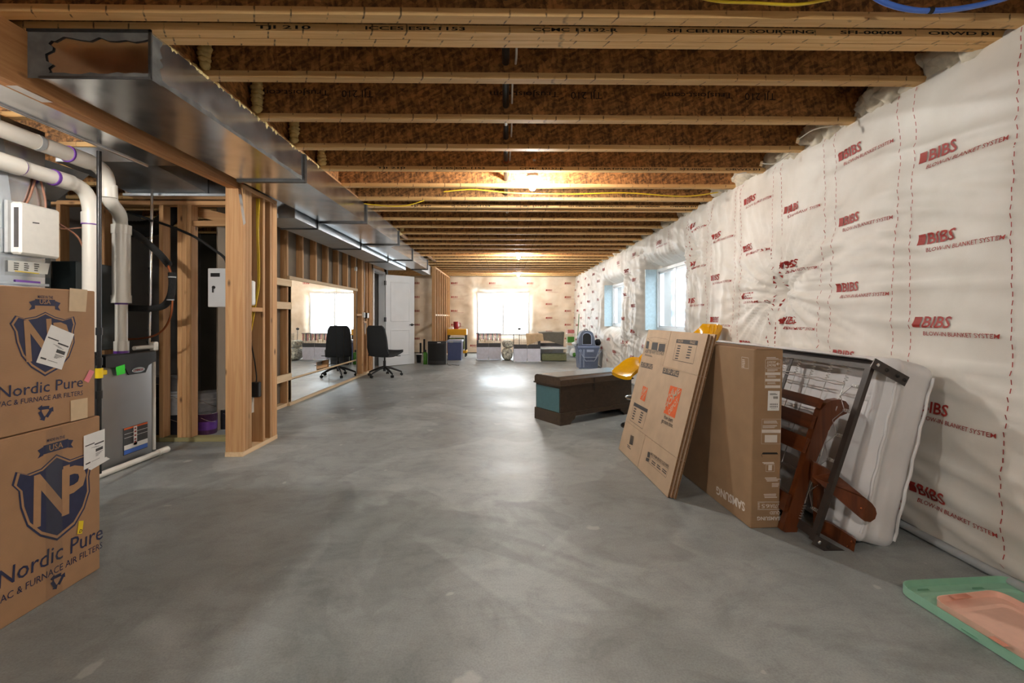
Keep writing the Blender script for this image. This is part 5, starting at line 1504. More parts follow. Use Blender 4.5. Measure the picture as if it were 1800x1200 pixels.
# angle-iron rails: web + flange
obar(fp_(0, FHh), fp_(FL, FHh), .045, .005, 'top_rail', par=t); obar(fp_(0, FHh + .022, -.018), fp_(FL, FHh + .022, -.018), .005, .04, 'top_rail_flange', par=t)
obar(fp_(.0, .02), fp_(FL, .02), .045, .005, 'bottom_rail', par=t)
obar(fp_(0, -.01, -.004), fp_(0, FHh, -.004), .034, .02, 'end_rail', par=t); obar(fp_(FL, -.01, -.004), fp_(FL, FHh, -.004), .034, .02, 'end_rail', par=t)
obar(fp_(.62, .0, .008), fp_(.62, FHh, .008), .026, .006, 'cross_bar', par=t); obar(fp_(1.25, .0, .008), fp_(1.25, FHh, .008), .026, .006, 'cross_bar', par=t)
for b_, nm in ((FHh + .005, 'headboard_bracket'), (.01, 'headboard_bracket')):
    br = obar(fp_(-.055, b_, -.045), fp_(-.055, b_ - .035, .145), .006, .05, nm, 'rail_paint', t, V((0, 0, 1)))
    for kk in (.0, .05, .11, .15):
        c = fp_(-.0595, b_ - .035 * (kk + .02) / .19, -.04 + kk + .02)
        MB().lathe([(.009, 0), (.009, -.003), (.003, -.004)], c, 10, axis='Y').build('bolt_slot', 'black_print' if kk else 'chrome', br)
rnd = random.Random(5)
rows, colsn = 6, 13
yy = [.13 + i * (FL - .26) / (colsn - 1) for i in range(colsn)]; vv = [.13 + j * (FHh - .25) / (rows - 1) for j in range(rows)]
for j in range(rows):
    w = MB()
    for i in range(colsn - 1):
        for s_ in (-1, 1):
            w.tube([fp_(yy[i], vv[j] + s_ * .004), fp_((yy[i] + yy[i + 1]) / 2, vv[j] + s_ * .009), fp_(yy[i + 1], vv[j] + s_ * .004)], .0036, 4, caps=False)
    w.build('link_wire', 'steel_wire', t)
for i in range(colsn):
    w = MB()
    for j in range(rows - 1):
        w.tube([fp_(yy[i], vv[j]), fp_(yy[i] + .012, vv[j] + .05, .006), fp_(yy[i], vv[j + 1])], .0030, 4, caps=False)
    w.build('cross_wire', 'steel_wire', t)
def coil(p0, p1):
    p0, p1 = V(p0), V(p1); d = (p1 - p0); L = d.length; d.normalize(); a = d.orthogonal().normalized(); b = d.cross(a)
    pts = [p0 + d * (L * k / 40) + (a * math.cos(k * .9) + b * math.sin(k * .9)) * .008 for k in range(41)]
    return MB().tube(pts, .002, 4)
for i in range(0, colsn):
    coil(fp_(yy[i], vv[-1] + .01), fp_(yy[i], FHh - .02)).build('coil_spring', 'steel_wire', t)
    if i % 3 == 0: coil(fp_(yy[i], .04), fp_(yy[i], vv[0] - .01)).build('coil_spring', 'steel_wire', t)
for j in range(rows):
    coil(fp_(.015, vv[j]), fp_(.075, vv[j])).build('coil_spring', 'steel_wire', t)
    w = MB()
    for jj in (j - 1, j + 1):
        if 0 <= jj < rows: w.tube([fp_(.075, vv[j]), fp_(yy[0], (vv[j] + vv[jj]) / 2)], .002, 4, caps=False)
    w.build('end_link', 'steel_wire', t)

# ------------------------------------------------------------------ wooden bed ends
def outline(pts_px, Yp): return [P(x, y, Y=Yp) for x, y in pts_px]
def g5(p): return (p[0] / 6 + 1370, p[1] / 6 + 590)
def g6(p): return (p[0] / 6 + 1370, p[1] / 6 + 780)
Yp = 2.33
post = [g6((30, 915)), g6((200, 400)), g5((330, 1100)), g5((430, 790)), g5((500, 710)), g5((560, 680)), g5((640, 670)), g5((700, 690)), g5((735, 735)), g5((735, 780)), g5((710, 820)), g5((640, 850)), g5((590, 890)), g5((540, 960)), g5((500, 1060)), g6((340, 300)), g6((185, 940)), g6((160, 958)), g6((90, 950))]
t = thing('bed_end', 'reddish brown wooden sleigh bed end with a scrolled post', 'bed end', P(*g6((100, 950)), Y=Yp))
pp = outline(post, Yp)
recalc(MB().prism(pp, (0, .042, 0)).build('scrolled_post', 'red_wood', t))
pp2 = [p + V((0, 1.02, 0)) for p in pp]; recalc(MB().prism(pp2, (0, .042, 0)).build('scrolled_post', 'red_wood', t))
def rail(a, b, w, nm):      # rail along the room between the posts: a,b = px of upper/lower edge on the post plane
    p0, p1 = P(*a, Y=Yp), P(*b, Y=Yp); d = (p1 - p0); n = V((d.z, 0, -d.x)).normalized() * w
    recalc(MB().prism([p0, p1, p1 + n, p0 + n], (0, 1.06, 0)).build(nm, 'red_wood_y', t))
rail(g5((470, 680)), g5((430, 770)), .03, 'top_rail'); rail(g5((395, 850)), g5((350, 990)), .018, 'rail'); rail(g5((330, 1090)), g6((270, 100)), .018, 'rail'); rail(g6((130, 540)), g6((80, 720)), .018, 'rail')
t = thing('bed_end', 'wooden bed end with a round tipped arm and a square foot, behind the springs', 'bed end', P(*g6((760, 1165)), Y=2.14))
def slant(pts, xa, ya, xb, yb): return [P(x, y, Y=ya + (yb - ya) * max(0, min(1, (x - xa) / (xb - xa)))) for x, y in pts]
def dense(pts, k=8): return [(a[0] + (b[0] - a[0]) * i / k, a[1] + (b[1] - a[1]) * i / k) for a, b in zip(pts, pts[1:] + pts[:1]) for i in range(k)]
arm = [g6((360, 190)), g6((580, 305)), g6((980, 630)), g6((1015, 680)), g6((1028, 735)), g6((1010, 790)), g6((960, 825)), g6((900, 815)), g6((850, 780)), g6((540, 500)), g6((340, 400))]
recalc(MB().prism(slant(dense(arm), 1465, 2.26, 1515, 2.10), (.012, .03, 0)).build('round_arm', 'red_wood', t))
foot = [g6((400, 790)), g6((560, 850)), g6((810, 1010)), g6((780, 1170)), g6((750, 1165)), g6((400, 920))]
recalc(MB().prism(slant(dense(foot), 1437, 2.335, 1500, 2.13), (.014, .03, 0)).build('square_foot', 'red_wood', t))
up = [g6((390, 260)), g6((470, 300)), g6((470, 860)), g6((400, 880))]
recalc(MB().prism(slant(up, 1437, 2.29, 1500, 2.27), (.0, .03, 0)).build('upright', 'red_wood', t))
for (x, y) in ((860, 678), (760, 1030), (718, 1080)):
    px_ = g6((x, y)); yq = (2.098 if y < 900 else 2.335 - .205 * (px_[0] - 1437) / 63) - .004
    MB().lathe([(.005, 0), (.006, -.002), (.002, -.003)], P(*px_, Y=yq), 8, axis='Y').build('brass_screw', 'copper', t)

# ------------------------------------------------------------------ cedar chest
CA = V((.572, 4.63, 0)); cu = V((.836, .549, 0)).normalized(); cw = V((-cu.y, cu.x, 0)); CL, CW, CH = 1.12, .45, .508
t = thing('cedar_chest', 'low dark wood chest with blue painted end panel on bracket feet', 'chest', CA)
mc = frame_mat(CA, cu, cw, (0, 0, 1))
flat('chest_blue', srgb(84, 122, 130), .45, var=.06); flat('chest_top_sheen', srgb(98, 116, 128), .22, var=.10, scale=5)  # lid top colour holds the bluish reflection of the window
MB().box((.012, .012, .115), (CL - .012, CW - .012, .405), mat=mc).build('body', 'chest_wood', t)
q = MB().box((.004, .03, .135), (.0115, CW - .03, .385), mat=mc); q.build('end_panel', 'chest_blue', t)
q = MB().box((-.008, -.006, .405), (CL + .008, CW + .008, .42), mat=mc); q.build('moulding', 'chest_wood', t)
lid = [(.0, .0), (.0, .055), (.02, .075), (.05, .085), (CW - .05, .085), (CW - .02, .075), (CW, .055), (CW, 0)]
q = MB().prism([mc @ V((0, a, .42 + b)) for a, b in lid], cu * CL); recalc(q.build('lid', 'chest_wood', t))
q = MB().box((.015, .06, .5052), (CL - .015, CW - .06, .507), mat=mc); q.build('lid_top', 'chest_top_sheen', t)  # thin panel carrying the painted window sheen
q = MB()
br = [(0, .128), (CL, .128), (CL, 0), (CL - .14, 0), (CL - .16, .03), (CL - .20, .05), (CL - .215, .082), (.215, .082), (.20, .05), (.16, .03), (.14, 0), (0, 0)]
for y in (0, CW - .018): q.prism([mc @ V((a, y, b)) for a, b in br], cw * .018)
recalc(q.build('apron', 'chest_wood', t))
for x in (0, CL - .018):
    q = MB().box((x, .018, 0), (x + .018, CW - .018, .128), mat=mc); q.build('end_skirt', 'chest_wood', t)
q = MB().box((.48, -.004, .33), (.495, .0, .47), mat=mc); q.build('latch', 'black_metal', t)

# ------------------------------------------------------------------ yellow bucket stools
flat('yellow_vinyl', srgb(222, 164, 18), .16, var=.06, coat=.5)
def stool(x, y, seat, rz, label, back=.28, wing=.14):
    t = thing('bar_stool', label, 'stool', (x, y, 0), rz, 'yellow adjustable stools')
    m = Matrix.Translation((x, y, 0)) @ Matrix.Rotation(rz, 4, 'Z')
    def bl(mb, nm, mat): mb.v = [tuple(m @ V(v)) for v in mb.v]; return recalc(mb.build(nm, mat, t))
    bl(MB().lathe([(.19, 0), (.195, .006), (.19, .014), (.08, .03), (.035, .05), (.03, .06)], n=28), 'base', 'chrome')
    bl(MB().tube([(0, 0, .0), (0, 0, .012)], .198, 28), 'base_rim', 'black_rubber')
    bl(MB().tube([(0, 0, .05), (0, 0, seat - .08)], .025, 14), 'column', 'chrome')
    bl(MB().tube([(-.14 * math.cos(a) + -.02, .13 * math.sin(a), .30) for a in [2 * PI * k / 24 for k in range(24)]], .010, 8, closed=True), 'foot_ring', 'chrome')
    # moulded bucket: seat sweeping up into the back and arms; front is -x
    def shell(u, v):
        s = (u - .5) * 2; w = .21 * (1 - .10 * v)
        yy = s * w
        side = abs(s) ** 2.4
        if v < .55:
            k = v / .55; xx = -.22 + .38 * k; z = seat + .045 * math.sin(PI * min(1, (1 - k) * 1.25)) - .035 - .05 * (1 - k) ** 6 * 1.4 + side * (.02 + wing * k)
        else:
            k = (v - .55) / .45; xx = .16 + .10 * math.sin(k * PI / 2); z = seat - .02 + back * k + side * wing * (1 - k)
            xx -= side * .10 * (1 - .6 * k)
            yy *= (1 - .18 * k ** 4)
        return V((xx, yy, z))
    mb = MB(); mb.grid(shell, 18, 26)
    n0 = len(mb.v); top = [V(v) for v in mb.v]
    mb2 = MB(); mb2.add([v + V((.0, 0, -.035)) if i // 19 < 15 else v + V((.035, 0, -.012)) for i, v in enumerate(top)], [f[::-1] for f in mb.f], 0, True)
    edge = [i for i in range(19)] + [19 * j + 18 for j in range(1, 27)] + [19 * 26 + i for i in range(17, -1, -1)] + [19 * j for j in range(25, 0, -1)]
    a = [top[i] for i in edge]; b = [V(mb2.v[i]) for i in edge]; ne = len(edge)
    mb.add(mb2.v, mb2.f, 0, True); mb.add(a + b, [(i, (i + 1) % ne, ne + (i + 1) % ne, ne + i) for i in range(ne)], 0, True)
    bl(mb, 'bucket_seat', 'yellow_vinyl')
    for s in (-.4, 0, .4):
        bl(MB().tube([shell(.5 + s / 2, .58 + .4 * k / 8) + V((-.004, 0, 0)) for k in range(9)], .004, 6), 'stitched_seam', 'yellow_vinyl')
stool(1.40, 4.60, .645, R(12), 'yellow bucket stool set low between the dark chest and the moving boxes', .24, .05)
stool(1.84, 4.42, .80, R(4), 'yellow bucket stool set high beside the blanket wall', .29)

# ------------------------------------------------------------------ tub lids on the floor
def lid(name, label, corners, z0, h, mat, rr=.055, th=.004, tabs=True):
    """an upturned tub lid: rounded outline, floor, standing rim"""
    t = thing(name, label, 'lid', (corners[0][0], corners[0][1], z0), 0, 'tub lids on the floor')
    c = sum((V(p) for p in corners), V((0, 0))) / 4
    ring_ = []
    n = len(corners)
    for i in range(n):
        p, a, b = V(corners[i]), V(corners[i - 1]), V(corners[(i + 1) % n])
        da, db = (a - p).normalized(), (b - p).normalized()
        for k in range(9):
            u = k / 8; ring_.append((p + da * rr) * (1 - u) ** 2 + p * 2 * u * (1 - u) + (p + db * rr) * u * u)
    def inset(d): return [r + (c - r).normalized() * d for r in ring_]
    m_ = len(ring_)
    prof = [(0.0, h), (0.002, .0), (.004, 0), (.006, h - .001), (.007, .012), (.045, .012), (.055, .006), (.09, .006)]
    prof = [(0, h), (0, 0), (.006, 0), (.006, 0)]
    mb = MB()
    def skirt(rows):
        for (d0, z_0), (d1, z_1) in zip(rows[:-1], rows[1:]):
            a, b = inset(d0), inset(d1)
            mb.add([(p.x, p.y, z0 + z_0) for p in a] + [(p.x, p.y, z0 + z_1) for p in b], [(i, (i + 1) % m_, m_ + (i + 1) % m_, m_ + i) for i in range(m_)], 0, True)
    skirt([(0, .002), (0, h)]); skirt([(0, h), (.004, h)]); skirt([(.004, h), (.006, .012)]); skirt([(.006, .012), (.05, .011)]); skirt([(.05, .011), (.062, .004)]); skirt([(.062, .004), (.075, .003)])
    a = inset(.075); mb.add([(p.x, p.y, z0 + .003) for p in a], [tuple(range(m_))])
    a = inset(.0); mb.add([(p.x, p.y, z0 + .002) for p in a], [tuple(range(m_))[::-1]])
    mb.build('lid_shell', mat, t)
    return t, ring_, inset
flat('mint_plastic', srgb(146, 194, 168), .42, var=.04); flat('pink_plastic', srgb(234, 190, 170), .42, var=.04)
flat('mint_dark', srgb(104, 158, 128), .5); flat('pink_dark', srgb(222, 150, 126), .5)
def fl(x, y, z=0): p = P(x, y, Z=z); return V((p.x, p.y))
g0 = fl(1572, 1028, .02); g1 = fl(1775, 1018, .02)
ed = (g1 - g0); ln = V((ed.y, -ed.x)).normalized()
dirn = (fl(1800, 1190, .0) - fl(1590, 1055, .0)).normalized()
g2 = g1 + dirn * .80; g3 = g0 + dirn * .80
green, gr, gi = lid('tub_lid', 'large mint green tub lid lying upturned on the concrete', [g0, g1, g2, g3], .001, .038, 'mint_plastic', .075)
for k, (x, y) in enumerate(((1624, 1038), (1720, 1035), (1622, 1058), (1782, 1053), (1705, 1115))):
    p = P(x, y, Z=.0145); d = (ed.normalized() if k < 2 else dirn) * .028
    MB().add([p - V((d.x, d.y, 0)) + V((0, 0, .0005)), p + V((d.x, d.y, 0)) + V((0, 0, .0005)), p + V((d.x * .8 + .006, d.y * .8 + .012, .001)), p + V((-d.x * .8 + .006, -d.y * .8 + .012, .001))], [(0, 1, 2, 3)]).build('latch_slot', 'mint_dark', green)
k0 = fl(1636, 1056, .03); k1 = fl(1752, 1043, .03); k2 = k1 + dirn * .60; k3 = k0 + dirn * .60
pink, pr, pi_ = lid('tub_lid', 'smaller peach pink tub lid lying inside the green one', [k0, k1, k2, k3], .014, .034, 'pink_plastic', .05)
for (a, b) in (((1673, 1049), (1704, 1046)), ((1742, 1118), (1770, 1136))):
    p, q = P(*a, Z=.049), P(*b, Z=.049); d = (q - p); n_ = V((-d.y, d.x, 0)).normalized() * .012
    MB().add([p - n_, q - n_, q + n_, p + n_], [(0, 1, 2, 3)]).build('rim_tab', 'pink_dark', pink)
# ------------------------------------------------------------------ swivel office chair
q = P(676, 668, Z=0); t = thing('office_chair', 'black swivel office chair without armrests in front of the white door', 'chair', (q.x, q.y, 0))
CX, CY = P(676, 661, Z=0).x, P(676, 661, Z=0).y
rz = R(66); m = Matrix.Translation((CX, CY, 0)) @ Matrix.Rotation(rz, 4, 'Z')        # front is +x
def ob(mb, nm, mat, par=None):
    mb.v = [tuple(m @ V(v)) for v in mb.v]; return recalc(mb.build(nm, mat, par or t))
def cshell(u, v):
    s = (u - .5) * 2
    if v < .42:
        k = v / .42; xx = .27 - .46 * k; w = .235; z = .46 - .035 * math.sin(k * PI * .8) + .03 * (1 - k) ** 2 - .02 * k + .012 * s * s
    else:
        k = (v - .42) / .58; th = min(1, k * 3.4); xx = -.19 - .045 * math.sin(th * PI / 2) - .045 * k + .02 * math.sin(k * PI); z = .43 + .55 * k
        w = .235 - .045 * k ** 2; xx += .05 * s * s * (1 - .3 * k)
        if k > .86: w *= math.sqrt(max(0, 1 - ((k - .86) / .14) ** 2 * .45))
    return V((xx, s * w, z))
mb = MB(); mb.grid(cshell, 14, 32); top = [V(v) for v in mb.v]; f0 = list(mb.f)
off = []
for i, v in enumerate(top):
    r_ = i // 15; k = min(1, max(0, (r_ - 10) / 7)); off.append(v + V((-.04 * k, 0, -.045 * (1 - k))))
mb.add(off, [f[::-1] for f in f0], 0, True)
edge = [i for i in range(15)] + [15 * j + 14 for j in range(1, 33)] + [15 * 32 + i for i in range(13, -1, -1)] + [15 * j for j in range(31, 0, -1)]
ne = len(edge); mb.add([top[i] for i in edge] + [off[i] for i in edge], [(i, (i + 1) % ne, ne + (i + 1) % ne, ne + i) for i in range(ne)], 0, True)
ob(mb, 'seat_shell', 'black_fabric')
ob(MB().tube([(0, 0, .10), (0, 0, .30)], .026, 12), 'column_sleeve', 'black_plastic'); ob(MB().tube([(0, 0, .28), (0, 0, .42)], .014, 10), 'gas_lift', 'black_metal')
ob(MB().box((-.10, -.07, .395), (.10, .07, .42), ch=.008), 'mechanism', 'black_plastic'); ob(MB().tube([(.02, -.07, .40), (.06, -.26, .395), (.10, -.30, .395)], .008, 6), 'lever', 'black_plastic')
for k in range(5):
    a = 2 * PI * k / 5 + .5; c, s = math.cos(a), math.sin(a)
    lg = MB().tube([(.02 * c, .02 * s, .175), (.12 * c, .12 * s, .155), (.30 * c, .30 * s, .085), (.325 * c, .325 * s, .07)], [.026, .022, .016, .014], 8)
    lg = ob(lg, 'leg', 'black_plastic')
    ob(MB().tube([(.322 * c, .322 * s, .07), (.322 * c, .322 * s, .04)], .008, 6), 'stem', 'black_metal', lg)
    for d in (-1, 1):
        w = MB().lathe([(.006, -.009), (.024, -.009), (.026, -.006), (.026, .006), (.024, .009), (.006, .009)], n=14, axis='X')
        mw = Matrix.Translation((.322 * c - s * .014 * d, .322 * s + c * .014 * d, .0265)) @ Matrix.Rotation(a + PI / 2, 4, 'Z')
        w.v = [tuple(mw @ V(v)) for v in w.v]; ob(w, 'caster_wheel', 'black_rubber', lg)

# ------------------------------------------------------------------ heater and its neighbours
YH = 10.58; hx0, hx1 = P(752, 600, Y=YH).x, P(784, 600, Y=YH).x
t = thing('space_heater', 'black curved air cleaner with chrome side strips standing on the floor', 'air cleaner', ((hx0 + hx1) / 2, YH, 0))
mb = MB(); nseg = 16
pf = [(hx0 + (hx1 - hx0) * k / nseg, YH - .05 * math.sin(PI * k / nseg)) for k in range(nseg + 1)] + [(hx1, YH + .14), (hx0, YH + .14)]
mb.prism([(a, b, .015) for a, b in pf], (0, 0, .545)); recalc(mb.build('body', 'black_plastic', t))
mb = MB(); mb.grid(lambda u, v: (hx0 + .03 + (hx1 - hx0 - .06) * u, YH - .05 * math.sin(PI * (.03 + .94 * u)) - .006, .10 + .40 * v), 24, 30)
mb.build('grille', 'black_foam', t)
for xx in (hx0, hx1):
    MB().tube([(xx, YH + .01, .0), (xx, YH + .01, .55)], .008, 8).build('side_strip', 'chrome', t); MB().box((xx - .02, YH - .02, 0), (xx + .02, YH + .06, .018), ch=.005).build('foot', 'chrome', t)
MB().box(((hx0 + hx1) / 2 + .02, YH - .062, .525), ((hx0 + hx1) / 2 + .10, YH - .05, .545)).build('name_plate', 'white_plastic', t)
MB().tube(smooth_path([(hx1 - .01, YH + .1, .06), (hx1 + .04, YH, .012), (hx1 + .1, YH - .1, .008), (hx1 + .16, YH - .02, .008), (hx1 + .28, YH - .16, .008), (hx1 + .33, YH - .15, .008)]), .006, 6).build('cord', 'black_rubber', t)

flat('tote_blue', srgb(70, 80, 118), .4, var=.06); flat('tote_grey', srgb(108, 120, 146), .45, var=.08); flat('tote_pale', srgb(150, 160, 182), .45, var=.06)
flat('crate_yellow', srgb(236, 172, 30), .4, var=.06); flat('bottle_green', srgb(76, 140, 40), .35); flat('jug_red', srgb(150, 34, 44), .35)
flat('coroplast', srgb(214, 214, 226), .5, var=.08, scale=14); flat('grid_dark', srgb(64, 62, 64), .5); flat('cloth_tan', srgb(196, 168, 132), .9, var=.08); flat('cloth_grey', srgb(112, 108, 98), .9, var=.08)
flat('hay', srgb(138, 140, 100), .95, var=.4, scale=60, bmp=.6); flat('shelf_white', srgb(226, 226, 222), .4); flat('print_cloth', srgb(206, 198, 184), .9, var=.75, scale=22)
flat('strip_pink', srgb(200, 120, 120), .7, var=.3); flat('leaf_green', srgb(70, 120, 60), .6); flat('tank_green', srgb(96, 110, 50), .35, var=.5, scale=12); flat('bag_white', srgb(232, 236, 236), .35, var=.05)
def tote(name, label, x0, x1, y0, y1, z, h, mat, lidmat, taper=.03, ribs=True, cat='tote', group=None):
    t = thing(name, label, cat, ((x0 + x1) / 2, (y0 + y1) / 2, z), 0, group)
    b = [(x0 + taper, y0 + taper, z), (x1 - taper, y0 + taper, z), (x1 - taper, y1 - taper, z), (x0 + taper, y1 - taper, z)]
    u = [(x0, y0, z + h * .88), (x1, y0, z + h * .88), (x1, y1, z + h * .88), (x0, y1, z + h * .88)]
    MB().hexa(b, u).build('tub', mat, t)
    MB().box((x0 - .015, y0 - .015, z + h * .88), (x1 + .015, y1 + .015, z + h), ch=.012).build('lid', lidmat, t)
    if ribs:
        for k in range(1, 4):
            xx = x0 + (x1 - x0) * k / 4
            MB().hexa([(xx - .012, y0 + taper - .008, z + .02), (xx + .012, y0 + taper - .008, z + .02), (xx + .012, y0 + taper, z + .02), (xx - .012, y0 + taper, z + .02)],
                      [(xx - .012, y0 - .006, z + h * .86), (xx + .012, y0 - .006, z + h * .86), (xx + .012, y0 + .004, z + h * .86), (xx - .012, y0 + .004, z + h * .86)]).build('rib', mat, t)
    return t
# dark blue tote behind the heater
x0, x1 = P(786, 600, Y=11.7).x, P(811, 600, Y=11.7).x
tt = tote('storage_tote', 'navy blue lidded storage tote behind the black air cleaner', x0, x1, 11.72, 12.2, 0, .53, 'tote_blue', 'tote_pale', .012, False)
MB().box((x0 + .05, 11.70, .46), (x0 + .16, 11.72, .51), ch=.008).build('latch', 'grey_trim', tt)
# small yellow shelf with a planted tank
Ys = 12.75; x0, x1 = P(786, 580, Y=Ys).x, P(820, 580, Y=Ys).x
t = thing('yellow_shelf', 'plastic shelf with yellow boards on black legs behind the navy tote', 'shelf', ((x0 + x1) / 2, Ys + .2, 0))
for z in (.10, .62): MB().box((x0, Ys, z), (x1, Ys + .38, z + (.17 if z > .5 else .08)), ch=.01).build('shelf_board', 'crate_yellow', t)
for xx in (x0 + .03, x1 - .03):
    for yy_ in (Ys + .03, Ys + .35): MB().tube([(xx, yy_, 0), (xx, yy_, .62)], .022, 10).build('leg', 'black_plastic', t)
zt_ = .79
t = thing('plant_tank', 'small glass tank of green plants under the yellow shelf board', 'terrarium', ((x0 + x1) / 2, Ys + .1, .18))
MB().box((x0 + .07, Ys + .04, .185), (x1 - .07, Ys + .32, .55)).build('planting', 'tank_green', t)
for z in (.182, .54): MB().box((x0 + .06, Ys + .03, z), (x1 - .06, Ys + .33, z + .03)).build('rim', 'shelf_white', t)
t = thing('measuring_jug', 'red plastic jug standing on the yellow shelf', 'jug', (x0 + .22, Ys + .15, zt_))
MB().lathe([(.06, 0), (.068, .005), (.078, .21), (.072, .21), (.06, .01)], (x0 + .24, Ys + .15, zt_ + .005), 16).build('body', 'jug_red', t)
MB().tube([(x0 + .312, Ys + .15, zt_ + .18), (x0 + .37, Ys + .15, zt_ + .17), (x0 + .37, Ys + .15, zt_ + .07), (x0 + .305, Ys + .15, zt_ + .05)], .011, 8).build('handle', 'jug_red', t)
tag(MB().box((x0 + .04, Ys + .06, zt_), (x0 + .155, Ys + .3, zt_ + .05), ch=.006).build('notebook_stack', 'white_paper'), 'low stack of white papers beside the red jug', 'papers')
# pot, green canister, sticks
t = thing('black_pot', 'small black pot with a pale rim beside the open door', 'pot', P(736, 637, Z=0))
c = P(736.5, 637, Z=0); MB().lathe([(.05, 0), (.055, .004), (.068, .2), (.07, .205), (.05, .206)], c, 16).build('body', 'black_plastic', t); MB().lathe([(.066, .2), (.074, .202), (.074, .218), (.06, .22)], c, 16).build('rim', 'shelf_white', t)
c = P(748, 640, Z=0); t = thing('green_canister', 'green canister with a dark cap beside the black air cleaner', 'canister', c)
MB().lathe([(.05, 0), (.054, .004), (.054, .27), (.04, .29), (.02, .295)], c, 16).build('body', 'bottle_green', t); MB().lathe([(.02, .295), (.022, .3), (.022, .345), (.01, .35)], c, 12).build('cap', 'black_plastic', t)
for (x, ya, yb, lab) in ((739, 607, 634, 'short black post standing against the far blanket'), (745.5, 600, 633, 'taller black post standing against the far blanket')):
    c = P(x, 628, Z=0); tag(MB().box((c.x - .025, c.y, 0), (c.x + .025, c.y + .05, (634 - ya) * .0152), ch=.006).build('post', 'black_plastic'), lab, 'post')

# ------------------------------------------------------------------ pet pens: white corrugated panels, dark band, wire grid
def wire_grid(t, x0, x1, y, z0, z1, n, name='wire_panel', mat='grid_dark'):
    m_ = MB()
    k = int((x1 - x0) / .036)
    for i in range(k + 1): m_.tube([(x0 + (x1 - x0) * i / k, y, z0), (x0 + (x1 - x0) * i / k, y, z1)], .0025, 4, caps=False)
    k = max(1, int((z1 - z0) / .036))
    for i in range(k + 1): m_.tube([(x0, y, z0 + (z1 - z0) * i / k), (x1, y, z0 + (z1 - z0) * i / k)], .0025, 4, caps=False)
    return m_.build(name, mat, t)
def pen(label, px0, px1, py, depth, n, zlow=.335, zband=.44, ztop=.70):
    c0, c1 = P(px0, py, Z=0), P(px1, py, Z=0); y = (c0.y + c1.y) / 2
    t = thing('pet_pen', label, 'pet pen', ((c0.x + c1.x) / 2, y, 0), 0, 'guinea pig pens')
    w = (c1.x - c0.x) / n
    for k in range(n):
        a = c0.x + w * k
        MB().box((a + .006, y, .01), (a + w - .006, y + .008, zlow), ch=.002).build('white_panel', 'coroplast', t)
        MB().box((a + .004, y + .010, zlow + .004), (a + w - .004, y + .016, zband)).build('dark_band', 'grid_dark', t)
        wire_grid(t, a, a + w, y + .02, zlow, ztop, 8)
    for xx in (c0.x, c1.x):
        mb = MB().box((xx - .004, y + .02, .01), (xx + .004, y + depth, zlow)); mb.build('side_panel', 'coroplast', t)
        g_ = wire_grid(t, 0, depth - .03, 0, zlow, ztop, 8); g_.data.transform(Matrix.Translation((xx, y + .02, 0)) @ Matrix.Rotation(PI / 2, 4, 'Z'))
    MB().box((c0.x, y + depth, .01), (c1.x, y + depth + .006, zlow)).build('back_panel', 'coroplast', t)
    for k in range(n + 1): MB().tube([(c0.x + w * k, y + .0, .0), (c0.x + w * k, y + .0, .03)], .02, 8).build('connector', 'shelf_white', t)
    return t, c0, c1, y
p1_, a0, a1, ya_ = pen('two panel pet pen with ribbon strips hung over its wire top', 838, 880, 632, .85, 2)
p2_, b0, b1, yb_ = pen('two panel pet pen with a tan cloth over one corner', 903.5, 950, 636, .9, 2)
t = thing('ribbon_row', 'row of pink and brown ribbons hanging on the wire pen', 'ribbons', (a0.x, ya_, .7))
for k in range(16):
    x = a0.x + (a1.x - a0.x) * (k + .5) / 16; L = .12 + .12 * random.random()
    MB().box((x - .012, ya_ + .008, .70 - L), (x + .012, ya_ + .016, .70)).build('ribbon', ('strip_pink', 'grid_dark', 'cloth_tan')[k % 3], t)
MB().tube([(a0.x - .02, ya_ + .012, .70), (a1.x + .02, ya_ + .012, .70)], .010, 6).build('cord', 'grid_dark', t)
def cloth(name, label, x0, x1, y, ztop, drop, mat, depth=.3, seed=1):
    mb = MB()
    def fn(u, v):
        x = x0 + (x1 - x0) * u
        if v < .45: yy_ = y + depth * (1 - v / .45); z = ztop + .006 * math.sin(u * 9 + seed)
        else:
            k = (v - .45) / .55; yy_ = y - .01 - .02 * math.sin(u * 14 + seed) * k; z = ztop - drop * k * (1 + .25 * math.sin(u * 3.2 + seed))
            x += .03 * k * math.sin(seed)
        return (x, yy_, z)
    mb.grid(fn, 24, 14); return tag(mb.build(name, mat), label, 'cloth')
cloth('tan_cloth', 'tan cloth draped over the wire pen corner', b0.x + .30, b1.x + .06, yb_ + .012, .715, .24, 'cloth_tan', .4, 2)
# clear tote of hay with a grey cloth covered pen behind
c0, c1 = P(952, 635, Z=0), P(997, 635, Z=0); y = c0.y + .03
t = thing('hay_tote', 'clear plastic tote half full of hay', 'tote', ((c0.x + c1.x) / 2, y, 0))
MB().box((c0.x + .012, y + .012, .012), (c1.x - .012, y + .42, .18), ch=.01).build('hay', 'hay', t)
q = MB().hexa([(c0.x + .01, y + .005, .004), (c1.x - .01, y + .005, .004), (c1.x - .01, y + .43, .004), (c0.x + .01, y + .43, .004)], [(c0.x, y, .31), (c1.x, y, .31), (c1.x, y + .44, .31), (c0.x, y + .44, .31)]); q.build('tub', 'clear_plastic', t)
MB().box((c0.x - .012, y - .012, .31), (c1.x + .012, y + .45, .34), ch=.01).build('lid', 'bag_white', t)
y2 = y + .52
t = thing('pet_pen', 'pet pen hidden behind the clear hay tote', 'pet pen', ((c0.x + c1.x) / 2, y2, 0), 0, 'guinea pig pens')
